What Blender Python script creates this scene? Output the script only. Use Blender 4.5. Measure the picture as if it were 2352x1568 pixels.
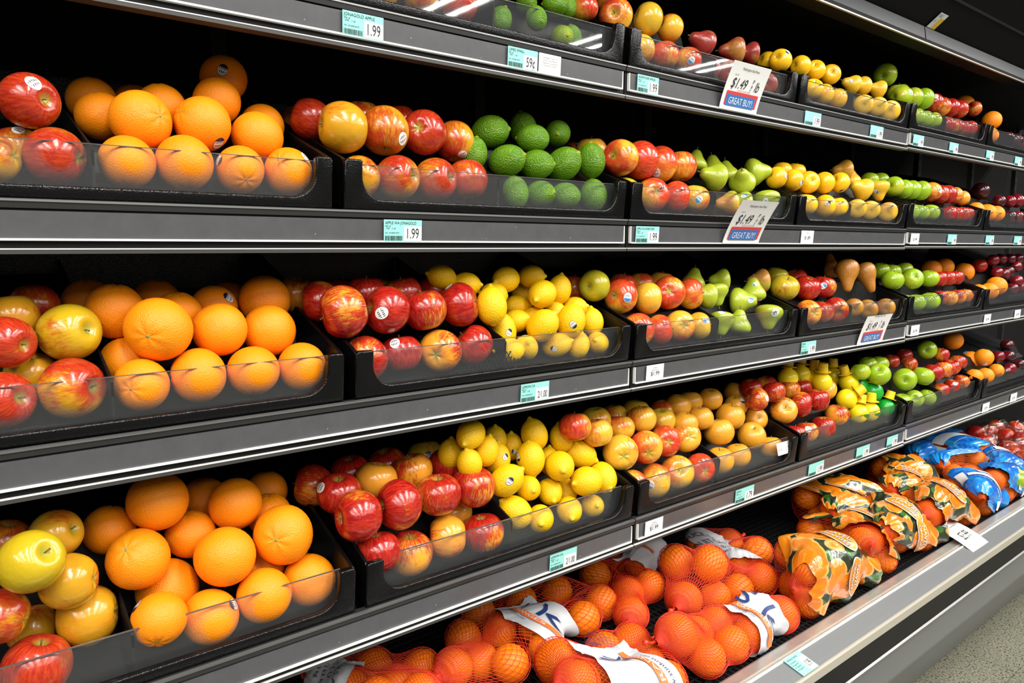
# Supermarket produce case: tilted shelves of apples and citrus, bagged oranges on the bottom deck.
import bpy, bmesh, math, random
import numpy as np
from mathutils import Vector, Matrix, Quaternion
from mathutils.bvhtree import BVHTree
for _o in list(bpy.data.objects): bpy.data.objects.remove(_o, do_unlink=True)
S = bpy.context.scene
COL = S.collection
RND = random.Random(11)

# ------------------------------------------------------------------ camera
cam_d = bpy.data.cameras.new('camera'); cam_o = bpy.data.objects.new('camera', cam_d); COL.objects.link(cam_o)
cam_d.sensor_width = 36.0; cam_d.lens = 36.0*1674.33/2352.0; cam_d.clip_start = .02; cam_d.clip_end = 60
_r = Vector((0.781279,-0.624182,0.0)); _u = Vector((0.080049,0.100195,0.991742)); _f = Vector((0.619028,0.774827,-0.128245))
cam_o.matrix_world = Matrix(((_r.x,_u.x,-_f.x,0),(_r.y,_u.y,-_f.y,0),(_r.z,_u.z,-_f.z,1.27),(0,0,0,1)))
S.camera = cam_o
# ------------------------------------------------------------------ world, lamps, exposure
S.view_settings.view_transform = 'Standard'; S.view_settings.look = 'None'; S.view_settings.gamma = 1.0
S.view_settings.use_curve_mapping = False; S.view_settings.exposure = -0.30
W_ = bpy.data.worlds.new('store_air'); S.world = W_; W_.use_nodes = True
W_.node_tree.nodes['Background'].inputs[0].default_value = (.80,.84,.90,1); W_.node_tree.nodes['Background'].inputs[1].default_value = .08
def tube_light(x, y, z, length, power, rot=0.0, width=.16):
    l = bpy.data.lights.new('ceiling_tube', 'AREA'); l.shape = 'RECTANGLE'; l.size = length; l.size_y = width
    l.energy = power; l.color = (1.0,.975,.93)
    o = bpy.data.objects.new('ceiling_tube', l); COL.objects.link(o); o.location = (x,y,z); o.rotation_euler = (0,0,rot)
    return o
# pairs of fluorescent tubes on the store ceiling, running across the aisle
for _x in (-3.0, -1.4, 0.2, 1.8, 3.4, 5.0, 6.6):
    for _d in (-.11, .11):
        tube_light(_x+_d, -1.0, 3.15, 2.2, 52, math.pi/2, .05)
        tube_light(_x+_d, -3.5, 3.15, 2.2, 26, math.pi/2, .05)
FRUITS = [
('jonagold',1,1,'L',0,0,3,(0.5816,1.0490,1.6616),0.0522,(-0.02,-0.02,1),0.3,None),
('jonagold',1,1,'L',0,1,3,(0.6508,1.0472,1.6662),0.0568,(0.19,0.02,0.98),0.4,(0.59,-0.65,-0.47,'w')),
('jonagold',1,1,'L',0,2,3,(0.7238,1.0463,1.6689),0.0609,(0.51,-0.81,0.3),0.92,None),
('lime',1,1,'R',0,0,3,(0.8044,1.0401,1.6568),0.0415,(0.23,-0.4,0.89),0,None),
('lime',1,1,'R',0,1,3,(0.8792,1.0312,1.6720),0.0396,(-0.12,0.15,0.98),0,None),
('lime',1,1,'R',0,2,3,(0.9491,1.0398,1.6540),0.0437,(-0.32,-0.94,-0.11),0.6,None),
('lime',1,1,'R',1,0,4,(0.8766,1.0552,1.7031),0.0399,(-0.67,-0.66,0.34),0,None),
('lime',1,1,'R',1,1,4,(0.9353,1.0429,1.7095),0.0429,(-0.81,0.58,-0.01),0,None),
('lime',1,1,'R',1,2,4,(0.9738,1.0555,1.7150),0.0396,(-0.02,-0.13,0.99),0,None),
('lime',1,1,'R',1,3,4,(0.9868,1.0540,1.6625),0.0396,(-0.12,0.06,0.99),0,None),
('honeycrisp',1,2,'L',2,0,1,(1.0440,1.0800,1.7318),0.0547,(-0.18,-0.02,0.98),0.6,None),
('honeycrisp',1,2,'L',1,0,3,(1.1245,1.0730,1.7321),0.0693,(-0.77,-0.64,-0.03),0.5,None),
('honeycrisp',1,2,'L',1,1,3,(1.2083,1.0616,1.7377),0.0670,(-0.83,0.48,0.27),0.2,None),
('honeycrisp',1,2,'L',1,2,3,(1.2820,1.0631,1.7338),0.0592,(-0.89,0.31,0.32),0.4,None),
('honeycrisp',1,2,'L',3,0,1,(1.1361,1.1157,1.7755),0.0547,(-0.11,0.11,0.99),0.7,None),
('honeycrisp',1,2,'L',0,0,4,(1.1244,1.0598,1.6692),0.0592,(-0.87,0.49,-0.01),0.3,(-0.13,-0.73,-0.67,'b')),
('honeycrisp',1,2,'L',0,1,4,(1.1842,1.0564,1.6728),0.0608,(-0.93,0.36,-0.08),0.6,None),
('honeycrisp',1,2,'L',0,2,4,(1.2469,1.0477,1.6694),0.0626,(0.03,0.1,0.99),0.85,None),
('honeycrisp',1,2,'L',0,3,4,(1.3237,1.0471,1.6711),0.0603,(0.18,0.14,0.97),0.8,(-0.56,-0.79,-0.25,'b')),
('red_pear',1,2,'R',1,0,3,(1.3868,1.0634,1.7235),0.0616,(-0.94,0.17,0.3),0.9,None),
('red_pear',1,2,'R',1,1,3,(1.5035,1.0635,1.7234),0.0599,(-0.81,0.59,0),0.7,None),
('red_pear',1,2,'R',1,2,3,(1.5753,1.0674,1.7296),0.0522,(-0.84,0.54,0.01),0.9,None),
('red_pear',1,2,'R',0,0,4,(1.4126,1.0578,1.6685),0.0522,(0.83,0.53,0.15),0.9,(-0.74,-0.6,-0.3,'w')),
('red_pear',1,2,'R',0,1,4,(1.4763,1.0472,1.6664),0.0522,(0.83,0.53,0.15),0.9,None),
('red_pear',1,2,'R',0,2,4,(1.5398,1.0484,1.6629),0.0522,(0.83,0.53,0.15),0.9,None),
('red_pear',1,2,'R',0,3,4,(1.6310,1.0490,1.6616),0.0522,(0.83,0.53,0.15),0.9,None),
('golden',1,3,'L',1,0,4,(1.6846,1.0489,1.7261),0.0557,(-0.96,-0.18,0.22),0,(-0.13,-0.79,0.59,'d')),
('golden',1,3,'L',1,1,4,(1.7933,1.0578,1.7306),0.0533,(-0.96,0.29,0),0,None),
('golden',1,3,'L',1,2,4,(1.8639,1.0577,1.7307),0.0530,(-0.78,-0.44,0.44),0,None),
('golden',1,3,'L',1,3,4,(1.9435,1.0575,1.7312),0.0528,(-0.7,-0.7,0.13),0.3,None),
('golden',1,3,'L',2,0,1,(1.7050,1.0982,1.7340),0.0522,(-0.9,0.33,0.29),0,None),
('golden',1,3,'L',0,0,3,(1.8324,1.0433,1.6769),0.0539,(-0.46,-0.57,0.68),0,None),
('golden',1,3,'L',0,1,3,(1.8929,1.0455,1.6709),0.0536,(-0.79,0.58,0.2),0,None),
('golden',1,3,'L',0,2,3,(1.9648,1.0464,1.6685),0.0533,(-0.86,0.49,0.17),0,None),
('yellow_pear',1,3,'R',1,0,3,(2.0569,1.0608,1.7224),0.0522,(-0.87,0.42,0.26),0.2,(-0.82,-0.51,0.26,'b')),
('yellow_pear',1,3,'R',1,1,3,(2.1208,1.0625,1.7259),0.0522,(-0.97,0.23,-0.03),0.2,None),
('yellow_pear',1,3,'R',1,2,3,(2.2120,1.0615,1.7289),0.0522,(-0.85,0.48,0.23),0.2,None),
('yellow_pear',1,3,'R',0,0,3,(2.1067,1.0459,1.6700),0.0522,(0.83,0.53,0.15),0.2,(0.09,-0.86,0.5,'b')),
('yellow_pear',1,3,'R',0,1,3,(2.1900,1.0445,1.6738),0.0522,(0.83,0.53,0.15),0.2,None),
('yellow_pear',1,3,'R',0,2,3,(2.2583,1.0415,1.6688),0.0577,(0.83,0.53,0.15),0.3,None),
('granny',1,4,'L',3,0,1,(2.3407,1.0993,1.7920),0.0702,(-0.94,-0.22,-0.26),0,None),
('granny',1,4,'L',2,0,1,(2.3991,1.0823,1.7438),0.0661,(-0.14,-0.07,0.99),0.3,None),
('granny',1,4,'L',1,0,3,(2.3467,1.0488,1.7200),0.0670,(-0.91,0.42,-0.03),0.1,(-0.24,-0.92,0.3,'b')),
('granny',1,4,'L',1,1,3,(2.4604,1.0635,1.7346),0.0634,(-0.84,0.54,-0.05),0.2,None),
('granny',1,4,'L',1,2,3,(2.5248,1.0591,1.7385),0.0659,(-0.86,0.51,-0.01),0.1,None),
('granny',1,4,'L',0,0,3,(2.4467,1.0474,1.6720),0.0603,(0.02,0.14,0.99),0.1,None),
('granny',1,4,'L',0,1,3,(2.5072,1.0475,1.6716),0.0596,(0.06,0.07,1),0.1,None),
('granny',1,4,'L',0,2,3,(2.5682,1.0471,1.6728),0.0604,(-0.03,0.34,0.94),0.1,None),
('gala',1,4,'R',1,0,4,(2.6017,1.0579,1.7337),0.0624,(-0.83,0.53,0.15),0.9,(-0.7,-0.42,0.58,'w')),
('gala',1,4,'R',1,1,4,(2.6658,1.0590,1.7308),0.0617,(-0.77,0.57,0.28),0.6,None),
('gala',1,4,'R',1,2,4,(2.7331,1.0576,1.7348),0.0608,(-0.91,0.39,0.11),0.6,None),
('gala',1,4,'R',1,3,4,(2.8004,1.0568,1.7368),0.0617,(-0.92,0.38,0.1),0.9,None),
('gala',1,4,'R',2,0,1,(2.9561,1.0663,1.7576),0.0536,(-0.82,0.47,0.34),0.8,None),
('gala',1,4,'R',0,0,4,(2.6781,1.0460,1.6715),0.0569,(0.09,-0.1,0.99),0.6,None),
('gala',1,4,'R',0,1,4,(2.7499,1.0456,1.6714),0.0561,(0.11,0.21,0.97),0.7,None),
('gala',1,4,'R',0,2,4,(2.8063,1.0441,1.6731),0.0568,(-0.22,0.03,0.97),0.7,None),
('gala',1,4,'R',0,3,4,(2.8632,1.0456,1.6770),0.0573,(0.04,0.25,0.97),0.7,None),
('orange',1,4,'R',2,0,1,(2.9897,1.1130,1.7803),0.0702,(0.73,0.67,0.15),0.5,(-0.28,-0.92,-0.27,'w')),
('orange',1,5,'L',1,0,1,(3.1108,1.0600,1.7328),0.0661,(0.55,0.83,-0.14),0.3,None),
('orange',1,5,'L',0,0,2,(2.9730,1.0450,1.6723),0.0570,(0.01,0.04,1),0,None),
('orange',1,5,'L',0,1,2,(3.0620,1.0449,1.6728),0.0562,(-0.14,-0.04,0.99),0,None),
('plum',1,5,'R',0,0,3,(3.2480,1.0555,1.6785),0.0636,(-0.11,-0.17,0.98),0.2,None),
('plum',1,5,'R',0,1,3,(3.3095,1.0458,1.6749),0.0610,(0.09,0.25,0.96),0.4,None),
('plum',1,5,'R',0,2,3,(3.3828,1.0458,1.6750),0.0549,(-0.02,0.05,1),1,None),
('jonagold',2,0,'L',1,0,2,(0.0976,1.0853,1.3886),0.0541,(-0.09,0.18,0.98),0.6,(0.04,-0.63,0.77,'w')),
('jonagold',2,0,'L',1,1,2,(0.1100,1.0500,1.4411),0.0639,(0.53,-0.85,-0.01),0.8,(0.08,-0.85,0.52,'w')),
('jonagold',2,0,'L',0,0,2,(0.0693,1.0307,1.3704),0.0543,(-0.83,0.56,-0.08),0.4,None),
('jonagold',2,0,'L',0,1,2,(0.1297,1.0349,1.3772),0.0675,(-0.79,0.6,0.09),0.85,None),
('orange',2,0,'R',3,0,4,(0.1986,1.1879,1.4720),0.0649,(0.09,0.16,0.98),0,None),
('orange',2,0,'R',3,1,4,(0.2587,1.2121,1.4741),0.0649,(-0.08,0.2,0.98),0,None),
('orange',2,0,'R',3,2,4,(0.2723,1.1207,1.4617),0.0649,(-0.06,0.2,0.98),0,None),
('orange',2,0,'R',3,3,4,(0.3713,1.1593,1.5211),0.0685,(0.67,0.74,-0.08),0,(-0.33,-0.93,0.17,'d')),
('orange',2,0,'R',2,0,3,(0.1986,1.1297,1.4434),0.0649,(-0.18,-0.04,0.98),0,None),
('orange',2,0,'R',2,1,3,(0.3455,1.1140,1.4781),0.0668,(0.72,0.67,-0.17),0,None),
('orange',2,0,'R',2,2,3,(0.4164,1.1300,1.4534),0.0649,(-0.06,-0.2,-0.98),0,None),
('orange',2,0,'R',1,0,3,(0.2333,1.0684,1.4336),0.0773,(0.47,-0.88,0.1),0,None),
('orange',2,0,'R',1,1,3,(0.3108,1.0679,1.4368),0.0751,(-0.9,-0.25,0.35),0,(0.37,-0.57,-0.73,'d')),
('orange',2,0,'R',1,2,3,(0.3875,1.0734,1.4278),0.0721,(-0.21,-0.01,-0.98),0,None),
('orange',2,0,'R',0,0,4,(0.2074,1.0345,1.3762),0.0658,(-0.09,-0.17,-0.98),0,None),
('orange',2,0,'R',0,1,4,(0.2763,1.0362,1.3800),0.0721,(0.01,-0.22,-0.98),0,None),
('orange',2,0,'R',0,2,4,(0.3474,1.0342,1.3756),0.0649,(-0.03,-0.85,-0.53),0,(-0.94,-0.15,0.32,'d')),
('orange',2,0,'R',0,3,4,(0.4162,1.0349,1.3772),0.0675,(-0.68,-0.6,0.43),0,(0.58,-0.53,0.61,'w')),
('jonagold',2,1,'L',0,0,4,(0.5272,1.0340,1.3764),0.0651,(0.65,0.76,0),0.35,None),
('jonagold',2,1,'L',0,1,4,(0.5950,1.0358,1.3792),0.0706,(0.48,-0.87,0.06),0.5,None),
('jonagold',2,1,'L',0,2,4,(0.6665,1.0363,1.3802),0.0723,(0.47,-0.87,0.12),0.8,None),
('jonagold',2,1,'L',0,3,4,(0.7378,1.0476,1.3844),0.0724,(0.02,0.27,0.96),0.85,None),
('jonagold',2,1,'L',1,0,4,(0.5087,1.0472,1.4495),0.0755,(-0.98,0.21,0.06),0.25,None),
('jonagold',2,1,'L',1,1,4,(0.5841,1.0545,1.4527),0.0763,(-0.14,-0.3,-0.94),0.35,(0.37,-0.85,-0.38,'w')),
('jonagold',2,1,'L',1,2,4,(0.6591,1.0581,1.4577),0.0740,(0.75,0.65,-0.11),0.97,None),
('jonagold',2,1,'L',1,3,4,(0.7294,1.0719,1.4507),0.0699,(-0.13,-0.23,-0.96),0.5,(-0.01,-0.7,-0.71,'w')),
('jonagold',2,1,'L',2,0,1,(0.4866,1.1116,1.4672),0.0651,(-0.85,0.4,0.35),0.85,None),
('jonagold',2,1,'L',3,0,3,(0.5172,1.2271,1.4792),0.0651,(0.01,-0.13,0.99),0.3,None),
('jonagold',2,1,'L',3,1,3,(0.5789,1.1204,1.4778),0.0651,(-0,-0.09,1),0.4,None),
('jonagold',2,1,'L',3,2,3,(0.6495,1.1237,1.4789),0.0651,(-0.11,0.02,0.99),0.7,None),
('lime',2,1,'R',3,0,3,(0.8158,1.0842,1.4771),0.0605,(0.7,-0.71,0.12),0,None),
('lime',2,1,'R',3,1,3,(0.9135,1.1084,1.4942),0.0569,(-0.24,0.02,0.97),0,None),
('lime',2,1,'R',3,2,3,(0.9863,1.0911,1.4910),0.0527,(-0.69,-0.7,-0.19),0,None),
('lime',2,1,'R',2,0,1,(0.8976,1.0617,1.4694),0.0548,(-0.88,0.48,0.01),0,None),
('lime',2,1,'R',1,0,5,(0.7603,1.0589,1.4314),0.0506,(0.17,-0.1,0.98),0,None),
('lime',2,1,'R',1,1,5,(0.8226,1.0442,1.4225),0.0599,(0.51,-0.81,0.28),0,None),
('lime',2,1,'R',1,2,5,(0.8882,1.0387,1.4196),0.0575,(0.66,-0.75,0.03),0,None),
('lime',2,1,'R',1,3,5,(0.9583,1.0430,1.4259),0.0637,(0.4,-0.73,0.56),0,None),
('lime',2,1,'R',1,4,5,(1.0272,1.0390,1.4366),0.0590,(-0.12,-0.06,0.99),0,None),
('lime',2,1,'R',0,0,4,(0.8313,1.0302,1.3668),0.0506,(-0.05,0.22,0.97),0,None),
('lime',2,1,'R',0,1,4,(0.8899,1.0302,1.3668),0.0506,(0.33,-0.94,0.07),0,None),
('lime',2,1,'R',0,2,4,(0.9530,1.0302,1.3668),0.0506,(-0.9,0.42,0.11),0,None),
('lime',2,1,'R',0,3,4,(1.0293,1.0330,1.3710),0.0562,(-0.07,0.12,0.99),0,None),
('honeycrisp',2,2,'L',3,0,2,(1.1274,1.1970,1.4709),0.0655,(0.05,-0.07,1),0.9,(-0.17,-0.79,0.59,'d')),
('honeycrisp',2,2,'L',3,1,2,(1.1022,1.1146,1.4688),0.0655,(-0.14,-0.09,0.99),0.3,None),
('honeycrisp',2,2,'L',1,0,4,(1.1116,1.0412,1.4490),0.0744,(-0.98,-0.18,0.1),0.65,None),
('honeycrisp',2,2,'L',1,1,4,(1.1879,1.0542,1.4506),0.0803,(-0.97,0.23,-0.04),0.8,None),
('honeycrisp',2,2,'L',1,2,4,(1.2666,1.0698,1.4484),0.0802,(-0.91,0.28,0.31),0.75,(-0.76,-0.41,-0.5,'w')),
('honeycrisp',2,2,'L',1,3,4,(1.3443,1.0756,1.4500),0.0758,(0.09,0.19,0.98),0.7,None),
('honeycrisp',2,2,'L',0,0,4,(1.1274,1.0402,1.3781),0.0655,(0.65,0.73,-0.2),0.05,None),
('honeycrisp',2,2,'L',0,1,4,(1.2059,1.0359,1.3794),0.0710,(0.52,0.84,-0.17),0.7,None),
('honeycrisp',2,2,'L',0,2,4,(1.2832,1.0353,1.3781),0.0689,(0.68,-0.72,-0.13),0.8,None),
('honeycrisp',2,2,'L',0,3,4,(1.3507,1.0373,1.3774),0.0662,(-0.17,0.05,-0.98),0.4,(-0.6,-0.79,-0.12,'b')),
('green_pear',2,2,'R',3,0,2,(1.4312,1.1006,1.4705),0.0564,(0.23,0.04,0.97),0.1,None),
('green_pear',2,2,'R',3,1,2,(1.5082,1.1077,1.4650),0.0564,(-0.04,0.14,0.99),0.1,None),
('green_pear',2,2,'R',1,0,2,(1.4375,1.0571,1.4327),0.0656,(-0.92,0.31,0.24),0.1,None),
('green_pear',2,2,'R',1,1,2,(1.5519,1.0536,1.4322),0.0627,(-0.67,-0.42,0.61),0.1,None),
('green_pear',2,2,'R',2,0,2,(1.5607,1.1048,1.4545),0.0564,(-0.06,0.22,0.97),0.1,None),
('green_pear',2,2,'R',2,1,2,(1.6445,1.0724,1.4555),0.0703,(0.74,-0.66,0.1),0.1,None),
('green_pear',2,2,'R',0,0,3,(1.4632,1.0324,1.3706),0.0564,(-0.81,0.58,-0.05),0.8,None),
('green_pear',2,2,'R',0,1,3,(1.5212,1.0380,1.3736),0.0584,(-0.83,0.54,0.15),0.1,(-0.32,-0.68,0.66,'b')),
('green_pear',2,2,'R',0,2,3,(1.6345,1.0376,1.3769),0.0649,(-0.15,-0.21,-0.97),0.2,(-0.89,-0.43,0.12,'b')),
('golden',2,3,'L',1,0,5,(1.6841,1.0449,1.4430),0.0553,(-0.9,0.29,0.34),0,(0,-1,0.07,'d')),
('golden',2,3,'L',1,1,5,(1.7593,1.0439,1.4408),0.0566,(-0.83,0.55,0.05),0,(-0.1,-0.95,-0.3,'d')),
('golden',2,3,'L',1,2,5,(1.8335,1.0430,1.4397),0.0588,(-0.53,-0.84,0.14),0,None),
('golden',2,3,'L',1,3,5,(1.9161,1.0450,1.4429),0.0575,(-0.95,0.32,0.02),0,None),
('golden',2,3,'L',1,4,5,(1.9961,1.0432,1.4476),0.0561,(-0.91,0.24,0.33),0,(-0.25,-0.4,-0.88,'d')),
('golden',2,3,'L',0,0,3,(1.8081,1.0337,1.3805),0.0608,(0.19,0.04,0.98),0,None),
('golden',2,3,'L',0,1,3,(1.9023,1.0313,1.3801),0.0609,(-0.8,0.59,0.04),0,(-0.74,-0.64,0.18,'d')),
('golden',2,3,'L',0,2,3,(1.9632,1.0313,1.3781),0.0610,(-0.09,0.24,0.97),0,None),
('golden',2,3,'L',3,0,2,(1.7777,1.0870,1.4686),0.0523,(0.1,0.01,1),0.2,None),
('golden',2,3,'L',3,1,2,(1.8448,1.0876,1.4708),0.0523,(0.05,-0.18,0.98),0.2,None),
('yellow_pear',2,3,'R',3,0,1,(2.0804,1.0836,1.4890),0.0608,(-0.85,0.52,-0.01),0.5,None),
('yellow_pear',2,3,'R',2,0,1,(2.1317,1.0801,1.4716),0.0522,(-0.15,0.06,0.99),0.3,None),
('yellow_pear',2,3,'R',1,0,2,(2.1108,1.0413,1.4379),0.0645,(-0.86,0.39,0.31),0.2,None),
('yellow_pear',2,3,'R',1,1,2,(2.2421,1.0501,1.4368),0.0627,(0,-0.12,-0.99),0.3,(-0.97,-0.17,-0.15,'b')),
('yellow_pear',2,3,'R',0,0,3,(2.0793,1.0338,1.3798),0.0522,(0.83,0.53,0.15),0.4,None),
('yellow_pear',2,3,'R',0,1,3,(2.1617,1.0343,1.3785),0.0522,(0.83,0.53,0.15),0.2,None),
('yellow_pear',2,3,'R',0,2,3,(2.2597,1.0292,1.3763),0.0548,(0.83,0.53,0.15),0.6,None),
('granny',2,4,'L',1,0,4,(2.3159,1.0396,1.4529),0.0606,(-1,0.06,0.07),0,None),
('granny',2,4,'L',1,1,4,(2.3916,1.0441,1.4488),0.0597,(-0.9,0.31,0.31),0,None),
('granny',2,4,'L',1,2,4,(2.4516,1.0449,1.4496),0.0605,(-0.84,0.53,0.11),0,None),
('granny',2,4,'L',1,3,4,(2.5194,1.0440,1.4506),0.0614,(-0.96,0.26,0.08),0,None),
('granny',2,4,'L',3,0,2,(2.2593,1.0870,1.4718),0.0537,(0.21,-0.08,0.97),0,None),
('granny',2,4,'L',3,1,2,(2.3330,1.0896,1.4749),0.0537,(0.24,0.02,0.97),0,None),
('granny',2,4,'L',0,0,3,(2.4289,1.0348,1.3799),0.0563,(-0.26,-0.03,0.97),0,None),
('granny',2,4,'L',0,1,3,(2.4976,1.0344,1.3808),0.0572,(0.02,-0.21,0.98),0,None),
('granny',2,4,'L',0,2,3,(2.5739,1.0340,1.3819),0.0581,(0.21,-0.05,0.98),0,None),
('gala',2,4,'R',1,0,5,(2.5938,1.0424,1.4496),0.0645,(-0.81,0.59,-0.06),0.55,(-0.29,-0.95,0.09,'b')),
('gala',2,4,'R',1,1,5,(2.6625,1.0436,1.4449),0.0613,(-0.9,0.36,0.23),0.95,None),
('gala',2,4,'R',1,2,5,(2.7236,1.0436,1.4476),0.0610,(-0.97,0.21,0.14),0.7,None),
('gala',2,4,'R',1,3,5,(2.7837,1.0434,1.4467),0.0574,(-0.87,0.49,-0.01),0.7,None),
('gala',2,4,'R',1,4,5,(2.8887,1.0574,1.4422),0.0522,(-0.91,0.4,0.02),0.4,None),
('gala',2,4,'R',0,0,4,(2.6992,1.0286,1.3811),0.0578,(0.03,0.22,0.98),0.8,None),
('gala',2,4,'R',0,1,4,(2.7567,1.0299,1.3812),0.0573,(0.17,-0.09,0.98),0.7,None),
('gala',2,4,'R',0,2,4,(2.8137,1.0314,1.3829),0.0568,(0.07,0.04,1),0.7,None),
('gala',2,4,'R',0,3,4,(2.8695,1.0349,1.3846),0.0551,(0.15,-0.1,0.98),0.85,None),
('orange',2,5,'L',1,0,1,(2.9968,1.0497,1.4044),0.0566,(0.03,0.02,1),0,None),
('orange',2,5,'L',0,0,2,(3.0551,1.0327,1.3945),0.0663,(-0.23,-0.02,0.97),0,None),
('orange',2,5,'L',0,1,2,(3.1375,1.0318,1.3931),0.0628,(-0.15,0.03,0.99),0,None),
('plum',2,5,'L',2,0,1,(3.1201,1.0815,1.4786),0.0634,(-0.91,0.41,0.06),0,None),
('plum',2,5,'R',1,0,3,(3.2057,1.0451,1.4431),0.0481,(-0.79,0.57,0.23),0.6,None),
('plum',2,5,'R',1,1,3,(3.3113,1.0441,1.4459),0.0482,(-0.87,0.5,0.01),0.6,None),
('plum',2,5,'R',1,2,3,(3.3870,1.0422,1.4513),0.0537,(-0.92,0.37,0.15),1,None),
('plum',2,5,'R',0,0,3,(3.2729,1.0298,1.3837),0.0549,(0.12,-0.01,0.99),0.5,None),
('plum',2,5,'R',0,1,3,(3.3528,1.0291,1.3856),0.0533,(0.05,-0.01,1),0.5,None),
('plum',2,5,'R',0,2,3,(3.4202,1.0285,1.3873),0.0540,(0.07,-0.04,1),0.6,None),
('jonagold',3,0,'L',3,0,1,(0.1063,1.1345,1.1943),0.0593,(0.05,0.27,0.96),0.9,None),
('jonagold',3,0,'L',2,0,1,(0.0782,1.0832,1.1847),0.0593,(-0.06,0.13,0.99),0.3,None),
('jonagold',3,0,'L',1,0,3,(0.0655,1.0297,1.1600),0.0613,(0.62,-0.77,-0.11),0.85,None),
('jonagold',3,0,'L',1,1,3,(0.0905,1.0728,1.1117),0.0593,(0.12,-0.23,0.97),0.3,None),
('jonagold',3,0,'L',1,2,3,(0.1327,1.0520,1.1644),0.0725,(0.58,-0.8,0.18),0.12,None),
('jonagold',3,0,'L',0,0,2,(0.0568,1.0155,1.0942),0.0658,(0.57,-0.8,0.18),0.9,None),
('jonagold',3,0,'L',0,1,2,(0.1267,1.0179,1.0996),0.0745,(0.68,-0.73,0.06),0.6,None),
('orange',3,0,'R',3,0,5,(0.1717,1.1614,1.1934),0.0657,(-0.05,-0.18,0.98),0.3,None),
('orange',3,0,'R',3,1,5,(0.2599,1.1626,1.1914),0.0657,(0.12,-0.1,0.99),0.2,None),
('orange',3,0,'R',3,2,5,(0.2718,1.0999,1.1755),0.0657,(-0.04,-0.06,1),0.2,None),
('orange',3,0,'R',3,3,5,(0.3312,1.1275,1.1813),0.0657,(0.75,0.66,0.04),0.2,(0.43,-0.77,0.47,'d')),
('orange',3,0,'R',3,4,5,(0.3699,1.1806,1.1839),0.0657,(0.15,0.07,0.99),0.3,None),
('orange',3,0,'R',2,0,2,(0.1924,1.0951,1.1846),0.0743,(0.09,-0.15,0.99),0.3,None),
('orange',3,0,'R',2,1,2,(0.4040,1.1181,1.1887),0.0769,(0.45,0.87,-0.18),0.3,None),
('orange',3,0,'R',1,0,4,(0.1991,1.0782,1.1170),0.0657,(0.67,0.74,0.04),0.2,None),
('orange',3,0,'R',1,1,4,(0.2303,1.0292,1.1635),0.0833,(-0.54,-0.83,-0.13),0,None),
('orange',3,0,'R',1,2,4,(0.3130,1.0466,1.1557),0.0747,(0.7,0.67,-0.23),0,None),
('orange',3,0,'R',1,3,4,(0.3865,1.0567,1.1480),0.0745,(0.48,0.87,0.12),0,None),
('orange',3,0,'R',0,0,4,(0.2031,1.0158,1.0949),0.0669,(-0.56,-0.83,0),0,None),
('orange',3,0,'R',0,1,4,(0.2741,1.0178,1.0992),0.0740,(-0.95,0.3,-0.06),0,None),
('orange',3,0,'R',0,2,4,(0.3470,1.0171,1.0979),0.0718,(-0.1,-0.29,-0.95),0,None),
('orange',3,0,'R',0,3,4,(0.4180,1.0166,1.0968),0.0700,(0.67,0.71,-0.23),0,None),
('gala',3,1,'L',2,0,1,(0.4819,1.0875,1.1850),0.0663,(-0.86,0.51,-0.06),0.7,None),
('gala',3,1,'L',3,0,6,(0.4701,1.1523,1.1927),0.0663,(0.02,-0.15,0.99),0.4,None),
('gala',3,1,'L',3,1,6,(0.5468,1.1526,1.1894),0.0663,(0.21,-0.07,0.98),0.9,None),
('gala',3,1,'L',3,2,6,(0.5614,1.0880,1.1930),0.0663,(-0.05,-0.05,1),0.9,None),
('gala',3,1,'L',3,3,6,(0.6249,1.1606,1.1859),0.0663,(0.17,0.13,0.98),0.2,None),
('gala',3,1,'L',3,4,6,(0.6357,1.0953,1.1899),0.0663,(-0.19,0.03,0.98),0.75,None),
('gala',3,1,'L',3,5,6,(0.7102,1.1064,1.1910),0.0663,(0.08,0.24,0.97),0.95,None),
('gala',3,1,'L',1,0,4,(0.4858,1.0148,1.1735),0.0810,(-0.94,0.27,-0.2),0.85,None),
('gala',3,1,'L',1,1,4,(0.5635,1.0208,1.1713),0.0749,(-0.98,0.13,0.17),0.85,(-0.67,-0.74,-0.05,'w')),
('gala',3,1,'L',1,2,4,(0.6375,1.0291,1.1666),0.0741,(-0.2,0.08,0.98),0.7,None),
('gala',3,1,'L',1,3,4,(0.7123,1.0375,1.1716),0.0768,(0.69,-0.7,0.18),0.9,(-0.52,0.17,0.84,'d')),
('gala',3,1,'L',0,0,4,(0.5206,1.0172,1.0981),0.0720,(0.63,0.78,-0.05),0.75,None),
('gala',3,1,'L',0,1,4,(0.5899,1.0256,1.0988),0.0676,(-0.01,0.21,0.98),1,(-0.61,-0.47,0.63,'w')),
('gala',3,1,'L',0,2,4,(0.6591,1.0172,1.0979),0.0719,(0.74,0.66,0.11),0.4,None),
('gala',3,1,'L',0,3,4,(0.7313,1.0229,1.1006),0.0730,(-0.66,0.36,0.66),0.7,None),
('lemon',3,1,'R',3,0,8,(0.7050,1.0798,1.2179),0.0468,(-0.93,0.27,0.26),0,None),
('lemon',3,1,'R',3,1,8,(0.7466,1.0654,1.2035),0.0468,(0.7,-0.72,0.01),0,None),
('lemon',3,1,'R',3,2,8,(0.8041,1.0593,1.1842),0.0468,(-0.94,0.31,0.13),0,None),
('lemon',3,1,'R',3,3,8,(0.8423,1.0730,1.2100),0.0504,(-0.97,-0.2,-0.12),0,None),
('lemon',3,1,'R',3,4,8,(0.9184,1.1193,1.1745),0.0468,(-0.09,0.12,0.99),0,None),
('lemon',3,1,'R',3,5,8,(0.9128,1.0827,1.2143),0.0468,(0.61,-0.79,0.01),0,None),
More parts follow.
